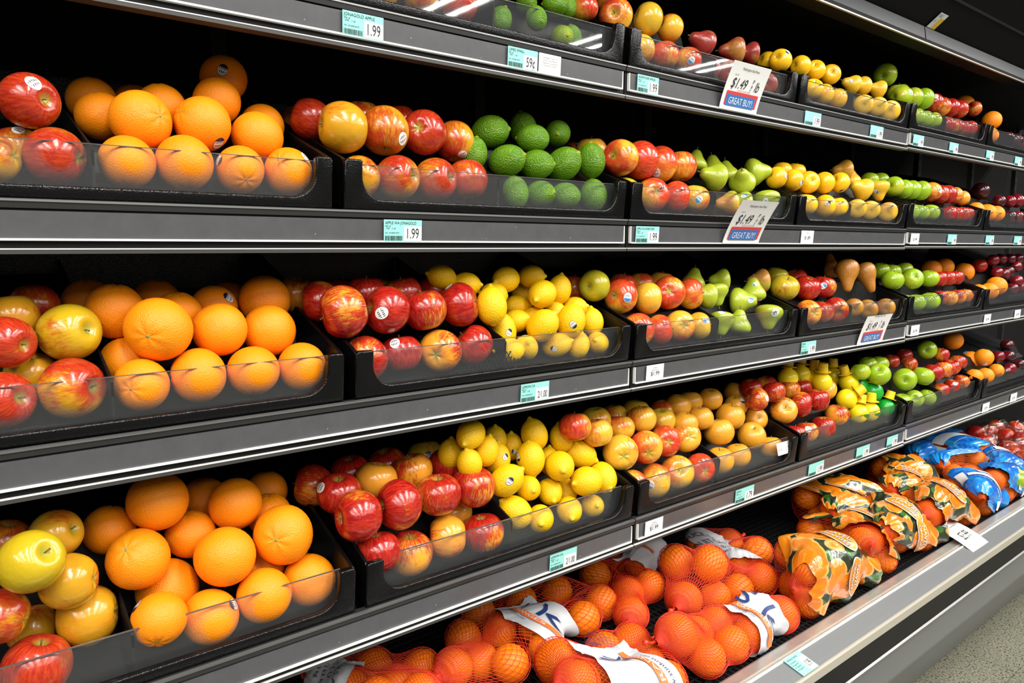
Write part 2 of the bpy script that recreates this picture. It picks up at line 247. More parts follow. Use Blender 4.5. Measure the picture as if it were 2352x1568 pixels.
('lemon',3,1,'R',3,6,8,(0.9079,1.0443,1.1820),0.0551,(-0.86,-0.42,-0.3),0,None),
('lemon',3,1,'R',3,7,8,(0.9658,1.0602,1.1873),0.0502,(0.21,0.02,0.98),0,None),
('lemon',3,1,'R',2,0,4,(0.7714,1.0229,1.1669),0.0580,(0.09,0.22,0.97),0,None),
('lemon',3,1,'R',2,1,4,(0.8842,1.0940,1.1562),0.0468,(0.76,-0.64,0.08),0,None),
('lemon',3,1,'R',2,2,4,(0.9551,1.0598,1.1405),0.0468,(-0.02,0.14,0.99),0,None),
('lemon',3,1,'R',2,3,4,(1.0000,1.0537,1.1505),0.0468,(0.58,-0.8,0.15),0,None),
('lemon',3,1,'R',1,0,6,(0.8137,1.0467,1.1180),0.0561,(-0.03,0.12,0.99),0,(-0.17,-0.98,0,'d')),
('lemon',3,1,'R',1,1,6,(0.8600,1.0631,1.1315),0.0468,(0.53,-0.82,0.19),0,None),
('lemon',3,1,'R',1,2,6,(0.9081,1.0608,1.1343),0.0468,(-0.78,0.56,0.28),0,None),
('lemon',3,1,'R',1,3,6,(0.8837,1.0151,1.1259),0.0593,(0.32,-0.64,0.7),0,None),
('lemon',3,1,'R',1,4,6,(0.9501,1.0089,1.1305),0.0585,(0.22,-0.06,0.97),0,(-0.57,-0.81,-0.14,'d')),
('lemon',3,1,'R',1,5,6,(1.0352,1.0394,1.1208),0.0508,(0.12,0.21,0.97),0,None),
('lemon',3,1,'R',0,0,5,(0.8000,1.0083,1.0874),0.0468,(-0.89,0.46,-0.01),0,None),
('lemon',3,1,'R',0,1,5,(0.8465,1.0191,1.0872),0.0496,(-0.48,-0.76,0.43),0,None),
('lemon',3,1,'R',0,2,5,(0.9206,1.0170,1.0865),0.0498,(0.65,-0.7,0.3),0,(-0.8,-0.57,-0.19,'d')),
('lemon',3,1,'R',0,3,5,(0.9704,1.0101,1.0824),0.0468,(0.24,-0.03,0.97),0,None),
('lemon',3,1,'R',0,4,5,(1.0238,1.0105,1.0826),0.0468,(-0.8,-0.51,0.32),0,None),
('honeycrisp',3,2,'L',3,0,4,(1.0598,1.1187,1.1839),0.0623,(0.09,-0.16,0.98),0.9,None),
('honeycrisp',3,2,'L',3,1,4,(1.1852,1.0965,1.1860),0.0623,(-0.03,-0.12,0.99),0.6,None),
('honeycrisp',3,2,'L',3,2,4,(1.2521,1.1032,1.1864),0.0623,(0.15,0.16,0.98),0.6,None),
('honeycrisp',3,2,'L',3,3,4,(1.3141,1.0955,1.1874),0.0623,(0.03,-0.13,0.99),0.5,None),
('honeycrisp',3,2,'L',2,0,1,(1.0573,1.0554,1.1922),0.0656,(-0.96,-0.28,-0.01),0.02,None),
('honeycrisp',3,2,'L',1,0,4,(1.1208,1.0416,1.1692),0.0722,(-0.97,-0.22,0.1),0.6,(-0.38,-0.93,-0.02,'b')),
('honeycrisp',3,2,'L',1,1,4,(1.2015,1.0380,1.1618),0.0685,(-0.81,0.58,0.01),0.35,None),
('honeycrisp',3,2,'L',1,2,4,(1.2723,1.0399,1.1706),0.0743,(0.74,0.64,-0.19),0.8,None),
('honeycrisp',3,2,'L',1,3,4,(1.3511,1.0409,1.1654),0.0697,(0.51,-0.86,0.06),0.6,None),
('honeycrisp',3,2,'L',0,0,4,(1.1525,1.0201,1.0989),0.0709,(0.77,0.62,-0.13),0.6,None),
('honeycrisp',3,2,'L',0,1,4,(1.2201,1.0182,1.0945),0.0646,(0.63,-0.76,0.16),0.75,None),
('honeycrisp',3,2,'L',0,2,4,(1.2867,1.0177,1.0983),0.0680,(0.51,0.84,-0.17),0.5,None),
('honeycrisp',3,2,'L',0,3,4,(1.3521,1.0161,1.0939),0.0633,(0.71,-0.69,0.1),0.2,(-0.26,-0.83,0.49,'b')),
('green_pear',3,2,'R',3,0,3,(1.4129,1.0814,1.1956),0.0548,(0.15,-0.04,0.99),0.1,None),
('green_pear',3,2,'R',3,1,3,(1.4965,1.0703,1.1905),0.0548,(-0.82,0.57,-0.02),0.1,None),
('green_pear',3,2,'R',3,2,3,(1.6655,1.0727,1.1840),0.0608,(-0.86,0.51,-0.06),0.6,None),
('green_pear',3,2,'R',1,0,3,(1.3973,1.0380,1.1593),0.0577,(-0.94,0.32,0.15),0.1,None),
('green_pear',3,2,'R',1,1,3,(1.4506,1.0413,1.1588),0.0548,(-0.06,-0.25,-0.97),0.1,None),
('green_pear',3,2,'R',1,2,3,(1.5513,1.0370,1.1387),0.0673,(0.38,-0.92,0.07),0.1,(-0.25,-0.95,0.19,'b')),
('green_pear',3,2,'R',2,0,1,(1.6069,1.0476,1.1648),0.0638,(0.07,0.07,1),0.1,(-0.53,-0.56,0.63,'b')),
('green_pear',3,2,'R',0,0,3,(1.4414,1.0185,1.0924),0.0602,(-0.33,-0.15,-0.93),0.1,(-0.36,-0.25,0.9,'b')),
('green_pear',3,2,'R',0,1,3,(1.5067,1.0182,1.0929),0.0615,(0.22,-0.01,0.98),0.1,None),
('green_pear',3,2,'R',0,2,3,(1.6321,1.0163,1.0960),0.0687,(-0.23,-0.13,-0.96),0.3,(-0.44,-0.79,0.42,'w')),
('gala',3,3,'L',3,0,2,(1.7799,1.0909,1.1899),0.0634,(0.07,-0.18,0.98),0.05,None),
('gala',3,3,'L',3,1,2,(1.8943,1.1007,1.1805),0.0634,(-0.26,0.07,0.96),0.7,None),
('gala',3,3,'L',1,0,3,(1.7397,1.0413,1.1653),0.0735,(-0.18,-0.39,0.9),0.1,None),
('gala',3,3,'L',1,1,3,(1.8524,1.0439,1.1613),0.0733,(-0.07,-0.36,0.93),0.9,None),
('gala',3,3,'L',1,2,3,(1.9391,1.0440,1.1610),0.0698,(0.13,-0.12,0.99),0.85,(-0.87,-0.47,0.12,'b')),
('gala',3,3,'L',0,0,3,(1.8190,1.0167,1.0969),0.0702,(0.4,0.92,-0.06),0.4,None),
('gala',3,3,'L',0,1,3,(1.8904,1.0193,1.0960),0.0665,(0.01,-0.18,0.98),0.8,None),
('gala',3,3,'L',0,2,3,(1.9587,1.0162,1.0985),0.0704,(-0.59,-0.74,-0.33),0.8,None),
('bosc_pear',3,3,'R',1,0,2,(2.0369,1.0265,1.1916),0.0708,(-0.3,-0.22,-0.93),0.5,None),
('bosc_pear',3,3,'R',1,1,2,(2.1596,1.0296,1.1829),0.0677,(-0.04,-0.42,-0.9),0.5,None),
('bosc_pear',3,3,'R',3,0,1,(2.0675,1.0915,1.2136),0.0562,(0.01,0.23,0.97),0.6,None),
('bosc_pear',3,3,'R',0,0,3,(2.0597,1.0157,1.1026),0.0582,(0.83,0.53,0.15),0.6,None),
('bosc_pear',3,3,'R',0,1,3,(2.1479,1.0180,1.0933),0.0623,(0.83,0.53,0.15),0.6,None),
('bosc_pear',3,3,'R',0,2,3,(2.2565,1.0166,1.0924),0.0615,(0.83,0.53,0.15),0.6,None),
('granny',3,4,'L',2,0,3,(2.3413,1.0761,1.1970),0.0584,(-0.08,-0.11,0.99),0,None),
('granny',3,4,'L',2,1,3,(2.3986,1.0658,1.1925),0.0584,(0.03,-0.11,0.99),0,None),
('granny',3,4,'L',2,2,3,(2.5039,1.0737,1.1952),0.0584,(0.13,0.19,0.97),0,None),
('granny',3,4,'L',1,0,3,(2.3162,1.0251,1.1704),0.0671,(-0.01,-0.22,0.97),0,None),
('granny',3,4,'L',1,1,3,(2.4667,1.0302,1.1696),0.0672,(-0.58,-0.72,0.39),0,None),
('granny',3,4,'L',1,2,3,(2.6028,1.0350,1.1671),0.0638,(-0.12,-0.15,0.98),0,None),
('granny',3,4,'L',0,0,3,(2.3877,1.0191,1.0971),0.0584,(0.18,0.11,0.98),0,None),
('granny',3,4,'L',0,1,3,(2.4735,1.0189,1.0935),0.0621,(-0.11,0.03,0.99),0,None),
('granny',3,4,'L',0,2,3,(2.5709,1.0154,1.0942),0.0658,(-0.16,0.12,0.98),0,(-0.97,0.14,0.19,'b')),
('gala',3,4,'R',1,0,3,(2.6621,1.0281,1.1635),0.0580,(0.12,0.09,0.99),0.95,None),
('gala',3,4,'R',1,1,3,(2.7291,1.0279,1.1640),0.0588,(0.11,0.05,0.99),0.9,None),
('gala',3,4,'R',1,2,3,(2.8014,1.0277,1.1645),0.0553,(-0.02,0,1),0.8,None),
('gala',3,4,'R',0,0,4,(2.6460,1.0133,1.1022),0.0534,(0.22,0.01,0.98),0.8,None),
('gala',3,4,'R',0,1,4,(2.7199,1.0153,1.0966),0.0609,(-0.09,0.03,1),0.5,None),
('gala',3,4,'R',0,2,4,(2.7877,1.0146,1.0985),0.0595,(-0.08,0.07,0.99),0.7,None),
('gala',3,4,'R',0,3,4,(2.8593,1.0144,1.0991),0.0559,(0.15,0.06,0.99),0.7,None),
('orange',3,4,'R',3,0,2,(2.7899,1.1047,1.1909),0.0702,(0.14,0.07,0.99),0.5,None),
('orange',3,4,'R',3,1,2,(2.8885,1.1022,1.1977),0.0702,(-0.13,0.18,0.97),0.5,None),
('orange',3,4,'R',2,0,1,(3.0339,1.0850,1.1766),0.0702,(-0.01,-0.16,0.99),0.3,None),
('orange',3,5,'L',1,0,1,(3.1777,1.0205,1.1235),0.0725,(-0.38,-0.48,0.79),0,None),
('orange',3,5,'L',0,0,2,(3.0061,1.0197,1.1066),0.0599,(0.09,-0.23,0.97),0,None),
('orange',3,5,'L',0,1,2,(3.1014,1.0201,1.1056),0.0658,(0.18,0.06,0.98),0,None),
('gala',3,5,'L',3,0,1,(3.1700,1.0827,1.1982),0.0585,(-0.17,-0,0.99),0.95,None),
('plum',3,5,'R',1,0,3,(3.2528,1.0230,1.1681),0.0450,(-0.03,0.08,1),0.4,None),
('plum',3,5,'R',1,1,3,(3.2972,1.0227,1.1754),0.0450,(-0.09,0.14,0.99),0.4,None),
('plum',3,5,'R',1,2,3,(3.3729,1.0163,1.1367),0.0519,(-0,0.31,0.95),0.8,None),
('plum',3,5,'R',2,0,2,(3.2094,1.0334,1.1739),0.0450,(-0.17,-0.13,0.98),0.6,None),
('plum',3,5,'R',2,1,2,(3.3924,1.0285,1.1927),0.0469,(0.16,0.1,0.98),0.6,None),
('plum',3,5,'R',0,0,2,(3.3096,1.0087,1.1090),0.0462,(-0.09,-0.05,0.99),0.7,None),
('plum',3,5,'R',0,1,2,(3.4160,1.0107,1.1132),0.0470,(-0,-0.13,0.99),0.7,None),
('plum',3,5,'R',3,0,4,(3.2005,1.0476,1.2213),0.0450,(-0.19,-0.1,0.98),0.8,None),
('plum',3,5,'R',3,1,4,(3.3096,1.0574,1.2238),0.0450,(0.05,-0.15,0.99),0.8,None),
('plum',3,5,'R',3,2,4,(3.3636,1.0439,1.2250),0.0450,(0.02,0.11,0.99),0.7,None),
('plum',3,5,'R',3,3,4,(3.4495,1.0413,1.2241),0.0450,(-0.07,0.21,0.98),0.7,None),
('jonagold',4,0,'L',3,0,2,(0.0500,1.0815,0.9002),0.0606,(0.2,-0.09,0.98),0.5,None),
('jonagold',4,0,'L',3,1,2,(0.1008,1.0501,0.9102),0.0606,(0.71,-0.63,0.31),0.25,None),
('jonagold',4,0,'L',2,0,1,(0.0669,0.9763,0.9093),0.0702,(0.47,-0.71,0.52),0.03,None),
('jonagold',4,0,'L',1,0,4,(0.0342,1.0027,0.8422),0.0623,(-0.86,0.42,0.29),0.5,None),
('jonagold',4,0,'L',1,1,4,(0.0689,1.0709,0.7853),0.0606,(-0.1,0.19,0.98),0.6,None),
('jonagold',4,0,'L',1,2,4,(0.1056,1.0075,0.8622),0.0667,(-0.9,0.43,-0.01),0.45,None),
('jonagold',4,0,'L',1,3,4,(0.1257,1.0349,0.7990),0.0767,(-0.95,0.3,-0.05),0.45,None),
('jonagold',4,0,'L',0,0,1,(0.0652,0.9999,0.7684),0.0759,(0.21,-0.07,0.97),0.8,None),
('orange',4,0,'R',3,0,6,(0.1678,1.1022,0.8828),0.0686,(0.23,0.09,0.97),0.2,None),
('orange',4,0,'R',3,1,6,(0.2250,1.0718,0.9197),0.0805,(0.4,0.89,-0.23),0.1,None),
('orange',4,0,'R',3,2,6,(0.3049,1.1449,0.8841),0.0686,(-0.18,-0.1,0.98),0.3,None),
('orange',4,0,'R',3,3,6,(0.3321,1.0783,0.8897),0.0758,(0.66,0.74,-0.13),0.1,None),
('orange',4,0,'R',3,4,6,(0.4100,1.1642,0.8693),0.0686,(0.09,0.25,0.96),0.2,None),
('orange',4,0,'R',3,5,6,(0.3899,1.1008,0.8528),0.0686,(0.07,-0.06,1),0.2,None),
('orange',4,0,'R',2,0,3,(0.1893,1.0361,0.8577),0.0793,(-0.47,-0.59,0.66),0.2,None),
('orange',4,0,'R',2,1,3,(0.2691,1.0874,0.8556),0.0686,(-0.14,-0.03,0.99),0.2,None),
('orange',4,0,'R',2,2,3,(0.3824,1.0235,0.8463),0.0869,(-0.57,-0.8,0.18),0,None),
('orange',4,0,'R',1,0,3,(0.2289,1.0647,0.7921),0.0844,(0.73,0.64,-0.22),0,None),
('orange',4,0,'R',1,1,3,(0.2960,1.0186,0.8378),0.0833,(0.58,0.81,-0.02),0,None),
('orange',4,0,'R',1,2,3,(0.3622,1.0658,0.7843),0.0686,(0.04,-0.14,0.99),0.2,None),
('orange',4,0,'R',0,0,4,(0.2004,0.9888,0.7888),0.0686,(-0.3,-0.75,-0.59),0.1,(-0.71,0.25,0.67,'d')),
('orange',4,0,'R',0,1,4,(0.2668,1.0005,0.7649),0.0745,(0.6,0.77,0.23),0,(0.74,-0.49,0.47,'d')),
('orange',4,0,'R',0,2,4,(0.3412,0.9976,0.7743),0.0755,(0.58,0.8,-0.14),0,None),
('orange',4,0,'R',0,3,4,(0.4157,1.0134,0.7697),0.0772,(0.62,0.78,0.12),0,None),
('gala',4,1,'L',3,0,6,(0.4744,1.1264,0.8754),0.0706,(-0.86,0.47,0.19),0.75,None),
('gala',4,1,'L',3,1,6,(0.5511,1.1431,0.8770),0.0706,(-0.13,-0.03,0.99),0.9,None),
('gala',4,1,'L',3,2,6,(0.6260,1.1475,0.8756),0.0706,(-0.23,0.04,0.97),0.6,None),
('gala',4,1,'L',3,3,6,(0.6379,1.0780,0.8801),0.0706,(-0.16,0.14,0.98),0.6,None),
('gala',4,1,'L',3,4,6,(0.7137,1.1573,0.8737),0.0706,(0.05,0.28,0.96),0.1,(-0.34,-0.89,0.3,'d')),
('gala',4,1,'L',3,5,6,(0.7153,1.0867,0.8730),0.0706,(0.16,0.05,0.98),0.85,None),
('gala',4,1,'L',2,0,2,(0.4888,1.0573,0.8774),0.0706,(-0.1,-0.17,0.98),0.9,(-0.89,-0.01,0.47,'w')),
('gala',4,1,'L',2,1,2,(0.5647,1.0738,0.8802),0.0706,(0.19,0.02,0.98),0.35,None),
('gala',4,1,'L',1,0,5,(0.4857,0.9842,0.8629),0.0786,(-0.99,0.09,0.07),0.85,(-0.99,-0.09,0.1,'w')),
('gala',4,1,'L',1,1,5,(0.5669,1.0012,0.8577),0.0815,(-0.98,0.16,0.06),0.9,None),
('gala',4,1,'L',1,2,5,(0.6466,1.0088,0.8545),0.0781,(-0.05,-0.01,1),0.7,None),
('gala',4,1,'L',1,3,5,(0.7185,1.0721,0.7877),0.0706,(-0.18,-0.1,0.98),0.4,None),
('gala',4,1,'L',1,4,5,(0.7243,1.0166,0.8497),0.0783,(0.06,-0.07,1),0.8,None),
('gala',4,1,'L',0,0,4,(0.5199,0.9879,0.7940),0.0706,(-0.04,0.18,0.98),0.9,None),
('gala',4,1,'L',0,1,4,(0.5867,1.0063,0.7674),0.0778,(-0.03,-0.09,1),0.65,None),
('gala',4,1,'L',0,2,4,(0.6617,1.0061,0.7771),0.0735,(-0.85,0.52,0.01),0.5,None),
('gala',4,1,'L',0,3,4,(0.7358,1.0040,0.7659),0.0764,(-0.09,0.09,0.99),0.85,None),
('lemon',4,1,'R',3,0,12,(0.7106,1.0673,0.9006),0.0482,(0.16,0.11,0.98),0,None),
('lemon',4,1,'R',3,1,12,(0.7177,1.0182,0.8935),0.0482,(-0.27,-0.05,0.96),0,None),
('lemon',4,1,'R',3,2,12,(0.7287,1.0294,0.9413),0.0534,(-0.81,-0.5,-0.31),0,None),
('lemon',4,1,'R',3,3,12,(0.7629,1.0289,0.9044),0.0482,(0.25,-0.05,0.97),0,None),
('lemon',4,1,'R',3,4,12,(0.8245,1.0843,0.9038),0.0482,(-0.08,-0.11,0.99),0,None),
('lemon',4,1,'R',3,5,12,(0.8018,1.0474,0.8793),0.0524,(0.08,0.05,1),0,(0.04,-0.94,0.34,'d')),
('lemon',4,1,'R',3,6,12,(0.8670,1.0875,0.8825),0.0482,(-0.06,-0.06,1),0,(-0.37,-0.91,-0.17,'d')),
('lemon',4,1,'R',3,7,12,(0.8667,1.0280,0.8724),0.0578,(0.02,-0.23,-0.97),0,(-0.96,0.18,0.2,'d')),
('lemon',4,1,'R',3,8,12,(0.8998,1.0568,0.9075),0.0557,(-0.21,0.2,0.96),0,None),
('lemon',4,1,'R',3,9,12,(0.9376,1.0583,0.8481),0.0482,(0.2,0.08,0.98),0,None),
('lemon',4,1,'R',3,10,12,(0.9697,1.0555,0.8891),0.0509,(-0.13,0.14,0.98),0,None),
('lemon',4,1,'R',3,11,12,(1.0103,1.0433,0.8534),0.0610,(0.53,-0.77,-0.36),0,None),
('lemon',4,1,'R',2,0,2,(0.7874,1.0019,0.8523),0.0584,(0.61,-0.51,0.6),0,(-0.42,-0.88,0.23,'d')),
('lemon',4,1,'R',2,1,2,(0.9219,1.0069,0.8521),0.0607,(-0.54,-0.84,0.03),0,None),
('lemon',4,1,'R',1,0,5,(0.8509,1.0166,0.8208),0.0504,(-0.34,-0.93,0.12),0,None),
('lemon',4,1,'R',1,1,5,(0.9097,1.0213,0.7998),0.0517,(-0.4,-0.86,-0.32),0,None),
('lemon',4,1,'R',1,2,5,(0.9654,1.0341,0.7835),0.0482,(0.13,0.09,0.99),0,None),
('lemon',4,1,'R',1,3,5,(0.9793,0.9915,0.8137),0.0610,(-1,-0.03,0.08),0,None),
('lemon',4,1,'R',1,4,5,(1.0379,1.0050,0.8069),0.0604,(-0.26,-0.86,-0.45),0,None),
('lemon',4,1,'R',0,0,4,(0.8066,0.9997,0.7890),0.0605,(-0.66,0.36,0.66),0,None),
('lemon',4,1,'R',0,1,4,(0.8592,0.9906,0.7667),0.0531,(-0.62,-0.78,0.03),0,None),
('lemon',4,1,'R',0,2,4,(0.9373,0.9954,0.7641),0.0534,(-0.53,-0.83,-0.19),0,None),
('lemon',4,1,'R',0,3,4,(1.0032,0.9971,0.7568),0.0482,(-0.41,-0.85,0.33),0,None),
('honeycrisp',4,2,'L',3,0,5,(0.9750,1.0213,0.9187),0.0653,(0.05,0.17,0.98),0.6,None),
('honeycrisp',4,2,'L',3,1,5,(1.0799,1.0686,0.9067),0.0653,(-0.1,0.04,0.99),0.2,None),
('honeycrisp',4,2,'L',3,2,5,(1.1777,1.1079,0.8922),0.0653,(-0.07,0.18,0.98),0.5,None),
('honeycrisp',4,2,'L',3,3,5,(1.2424,1.1003,0.8963),0.0653,(0.14,0.03,0.99),0.2,None),
('honeycrisp',4,2,'L',3,4,5,(1.3472,1.1068,0.8810),0.0653,(-0.08,0.09,0.99),0.5,None),
('honeycrisp',4,2,'L',2,0,4,(1.0365,1.0208,0.8966),0.0654,(-0.14,0.19,0.97),0.55,(-0.8,0.41,0.45,'d')),
('honeycrisp',4,2,'L',2,1,4,(1.1394,1.0545,0.8839),0.0653,(0.14,0.15,0.98),0.55,None),
('honeycrisp',4,2,'L',2,2,4,(1.2034,1.0480,0.8952),0.0653,(-0.06,0.14,0.99),0.45,None),
('honeycrisp',4,2,'L',2,3,4,(1.2948,1.0686,0.8738),0.0653,(-0.19,-0.08,0.98),0.2,None),
('honeycrisp',4,2,'L',1,0,4,(1.0983,1.0125,0.8459),0.0747,(0.56,0.83,-0.01),0.3,None),
('honeycrisp',4,2,'L',1,1,4,(1.1752,1.0105,0.8444),0.0730,(0.58,0.79,0.19),0.6,None),
('honeycrisp',4,2,'L',1,2,4,(1.2549,1.0233,0.8423),0.0708,(0.56,0.81,-0.16),0.8,None),
('honeycrisp',4,2,'L',1,3,4,(1.3365,1.0304,0.8363),0.0705,(0.47,0.84,-0.26),0.5,None),
('honeycrisp',4,2,'L',0,0,4,(1.1282,1.0023,0.7712),0.0668,(0.6,0.8,0.1),0.6,None),
('honeycrisp',4,2,'L',0,1,4,(1.1988,1.0040,0.7669),0.0749,(-0.84,0.53,0.11),0.35,(-0.9,-0.44,0.02,'b')),
('honeycrisp',4,2,'L',0,2,4,(1.2745,1.0039,0.7718),0.0767,(-0.56,-0.7,0.44),0.35,None),
('honeycrisp',4,2,'L',0,3,4,(1.3497,0.9983,0.7673),0.0682,(0.44,0.9,0),0.85,None),
('asian_pear',4,2,'R',3,0,5,(1.3732,1.0837,0.8956),0.0611,(0.13,-0.18,0.98),0.3,None),
('asian_pear',4,2,'R',3,1,5,(1.4330,1.0961,0.8942),0.0611,(0.07,0.18,0.98),0.3,None),
('asian_pear',4,2,'R',3,2,5,(1.4921,1.0803,0.8965),0.0612,(-0.16,-0.06,0.98),0.3,None),
('asian_pear',4,2,'R',3,3,5,(1.6380,1.1072,0.8899),0.0611,(0.3,0.01,0.95),0.4,None),
('asian_pear',4,2,'R',3,4,5,(1.5921,1.0744,0.8663),0.0611,(-0.19,0.02,0.98),0.2,(-0.12,-0.74,0.66,'d')),
('asian_pear',4,2,'R',2,0,4,(1.3442,1.0402,0.8640),0.0611,(0.16,-0.06,0.99),0.3,None),
('asian_pear',4,2,'R',2,1,4,(1.4115,1.0464,0.8659),0.0611,(-0.07,0.17,0.98),0.3,None),
('asian_pear',4,2,'R',2,2,4,(1.5319,1.0478,0.8533),0.0730,(0.07,-0.18,0.98),0.2,None),
('asian_pear',4,2,'R',2,3,4,(1.6592,1.0569,0.8255),0.0611,(-0.5,-0.8,0.34),0,None),
('asian_pear',4,2,'R',1,0,2,(1.4635,1.0307,0.8273),0.0723,(-0.01,0.2,0.98),0.1,(-0.55,0.28,0.79,'d')),
('asian_pear',4,2,'R',1,1,2,(1.5936,1.0253,0.7982),0.0717,(-0.34,-0.43,0.84),0,None),
('asian_pear',4,2,'R',0,0,3,(1.4280,1.0004,0.7709),0.0673,(-0.08,-0.04,1),0.1,None),
('asian_pear',4,2,'R',0,1,3,(1.4989,1.0008,0.7698),0.0642,(-0.08,0.15,0.99),0.1,None),
('asian_pear',4,2,'R',0,2,3,(1.6467,1.0028,0.7652),0.0611,(0.13,0.15,0.98),0,None),
('gala',4,3,'L',3,0,4,(1.6444,1.0663,0.9059),0.0603,(-0.15,-0.03,0.99),0.8,None),
('gala',4,3,'L',3,1,4,(1.7301,1.0770,0.9020),0.0603,(-0.19,0.06,0.98),0.6,None),
('gala',4,3,'L',3,2,4,(1.8191,1.0616,0.8832),0.0603,(0.02,-0.04,1),0.7,None),
('gala',4,3,'L',3,3,4,(1.9134,1.0802,0.8734),0.0603,(-0.08,0.05,1),0.85,None),
('gala',4,3,'L',2,0,3,(1.6056,1.0228,0.8903),0.0603,(-0.87,0.45,0.18),0.7,(0.06,-0.97,0.24,'w')),
('gala',4,3,'L',2,1,3,(1.6901,1.0278,0.8978),0.0603,(-0.02,0.25,0.97),0.97,None),
('gala',4,3,'L',2,2,3,(1.9887,1.0477,0.8647),0.0649,(-0.6,-0.36,0.71),0.45,None),
('gala',4,3,'L',1,0,4,(1.7273,1.0195,0.8446),0.0706,(-0.57,-0.62,0.54),0.3,None),
('gala',4,3,'L',1,1,4,(1.7949,1.0103,0.8541),0.0671,(0.55,-0.83,-0.07),0.85,None),
('gala',4,3,'L',1,2,4,(1.8878,1.0162,0.8534),0.0667,(-0.07,-0.08,0.99),0.97,None),
('gala',4,3,'L',1,3,4,(1.9641,0.9958,0.8034),0.0648,(-0.04,-0.06,1),0.6,None),
('gala',4,3,'L',0,0,3,(1.7508,0.9978,0.7796),0.0603,(0.2,0.05,0.98),0.9,None),
('gala',4,3,'L',0,1,3,(1.8113,0.9997,0.7782),0.0607,(0.12,0.17,0.98),0.5,(-0.7,-0.55,0.46,'w')),
('gala',4,3,'L',0,2,3,(1.8933,0.9972,0.7781),0.0664,(-0.01,0.05,1),0.7,None),
('granny',4,4,'L',3,0,2,(2.2299,1.0432,0.9119),0.0565,(-0.17,0.05,0.98),0,None),
('granny',4,4,'L',3,1,2,(2.6372,1.0386,0.9234),0.0632,(-0.94,-0.33,0.11),0,None),
('granny',4,4,'L',2,0,2,(2.1446,1.0237,0.9026),0.0565,(0.08,0.17,0.98),0,None),
('granny',4,4,'L',2,1,2,(2.2857,1.0344,0.9111),0.0565,(0.01,-0,1),0,None),
('granny',4,4,'L',1,0,3,(2.1978,0.9940,0.8937),0.0666,(-0.68,-0.27,0.68),0,None),
('granny',4,4,'L',1,1,3,(2.3909,1.0003,0.8546),0.0714,(-0.89,-0.44,0.12),0,None),
('granny',4,4,'L',1,2,3,(2.5364,1.0057,0.8488),0.0697,(0.08,-0.11,0.99),0,None),
('granny',4,4,'L',0,0,3,(2.3597,0.9908,0.7890),0.0565,(-0.07,-0.08,0.99),0,None),
('granny',4,4,'L',0,1,3,(2.4615,0.9960,0.7839),0.0565,(-0.81,-0.47,0.34),0,None),
('granny',4,4,'L',0,2,3,(2.5651,0.9994,0.7744),0.0575,(-0.02,-0.26,0.97),0,None),
('gala',4,4,'R',3,0,3,(2.4283,1.0624,0.9004),0.0525,(-0.17,-0.02,0.98),0.9,None),
('gala',4,4,'R',3,1,3,(2.5563,1.0772,0.9067),0.0525,(-0.21,0.05,0.98),0.8,None),
('gala',4,4,'R',3,2,3,(2.5212,1.0449,0.8847),0.0525,(-0.02,0.18,0.98),0.5,None),
('gala',4,4,'R',2,0,2,(2.7230,1.0247,0.9009),0.0525,(0.13,-0.09,0.99),0.5,None),
('gala',4,4,'R',2,1,2,(2.8634,1.0211,0.8605),0.0592,(0.16,0.09,0.98),0.5,None),
('gala',4,4,'R',1,0,3,(2.6033,0.9986,0.8540),0.0641,(0.24,-0.03,0.97),0.8,None),
('gala',4,4,'R',1,1,3,(2.6877,1.0012,0.8541),0.0654,(0.15,0.18,0.97),0.75,None),
('gala',4,4,'R',1,2,3,(2.7512,1.0014,0.8571),0.0617,(-0.24,-0.06,0.97),0.9,None),
('gala',4,4,'R',0,0,3,(2.6554,0.9908,0.7903),0.0525,(0.11,-0.1,0.99),0.6,None),
('gala',4,4,'R',0,1,3,(2.7368,0.9894,0.7941),0.0525,(-0.04,-0.15,0.99),0.7,(-0.6,-0.63,0.48,'w')),
('gala',4,4,'R',0,2,3,(2.8224,0.9906,0.7994),0.0537,(-0.06,-0.11,0.99),0.7,None),
('orange',4,4,'R',3,0,1,(2.9374,1.0693,0.9286),0.0702,(-0.11,0.09,0.99),0.3,None),
('orange',4,4,'R',2,0,1,(3.0519,1.0490,0.8475),0.0702,(0.05,0.13,0.99),0.2,(-0.32,0.34,0.88,'b')),
('orange',4,5,'L',1,0,1,(3.0520,1.0015,0.8625),0.0662,(0.22,-0.06,0.97),0.1,(-0.67,-0.36,-0.64,'b')),
('orange',4,5,'L',0,0,3,(2.9236,0.9849,0.8062),0.0569,(0.2,0.06,0.98),0,None),
('orange',4,5,'L',0,1,3,(3.0390,0.9878,0.7981),0.0583,(-0,-0.21,0.98),0,None),
('orange',4,5,'L',0,2,3,(3.1627,0.9924,0.8025),0.0526,(-0.17,-0.06,0.98),0,None),
('plum',4,5,'R',1,0,2,(3.1833,0.9962,0.8560),0.0456,(0.1,0.07,0.99),0.5,None),
('plum',4,5,'R',1,1,2,(3.3110,1.0007,0.8436),0.0468,(-0.09,0.31,0.95),0.5,None),
('plum',4,5,'R',3,0,1,(3.3526,1.0214,0.8818),0.0499,(0.05,-0.02,1),0.6,None),
('plum',4,5,'R',0,0,3,(3.2391,0.9857,0.7905),0.0450,(-0.01,0.11,0.99),0.6,None),
('plum',4,5,'R',0,1,3,(3.2830,0.9839,0.8003),0.0450,(0.25,-0.01,0.97),0.7,None),
('plum',4,5,'R',0,2,3,(3.3734,0.9793,0.8074),0.0450,(0.24,0.16,0.96),0.5,None),
]
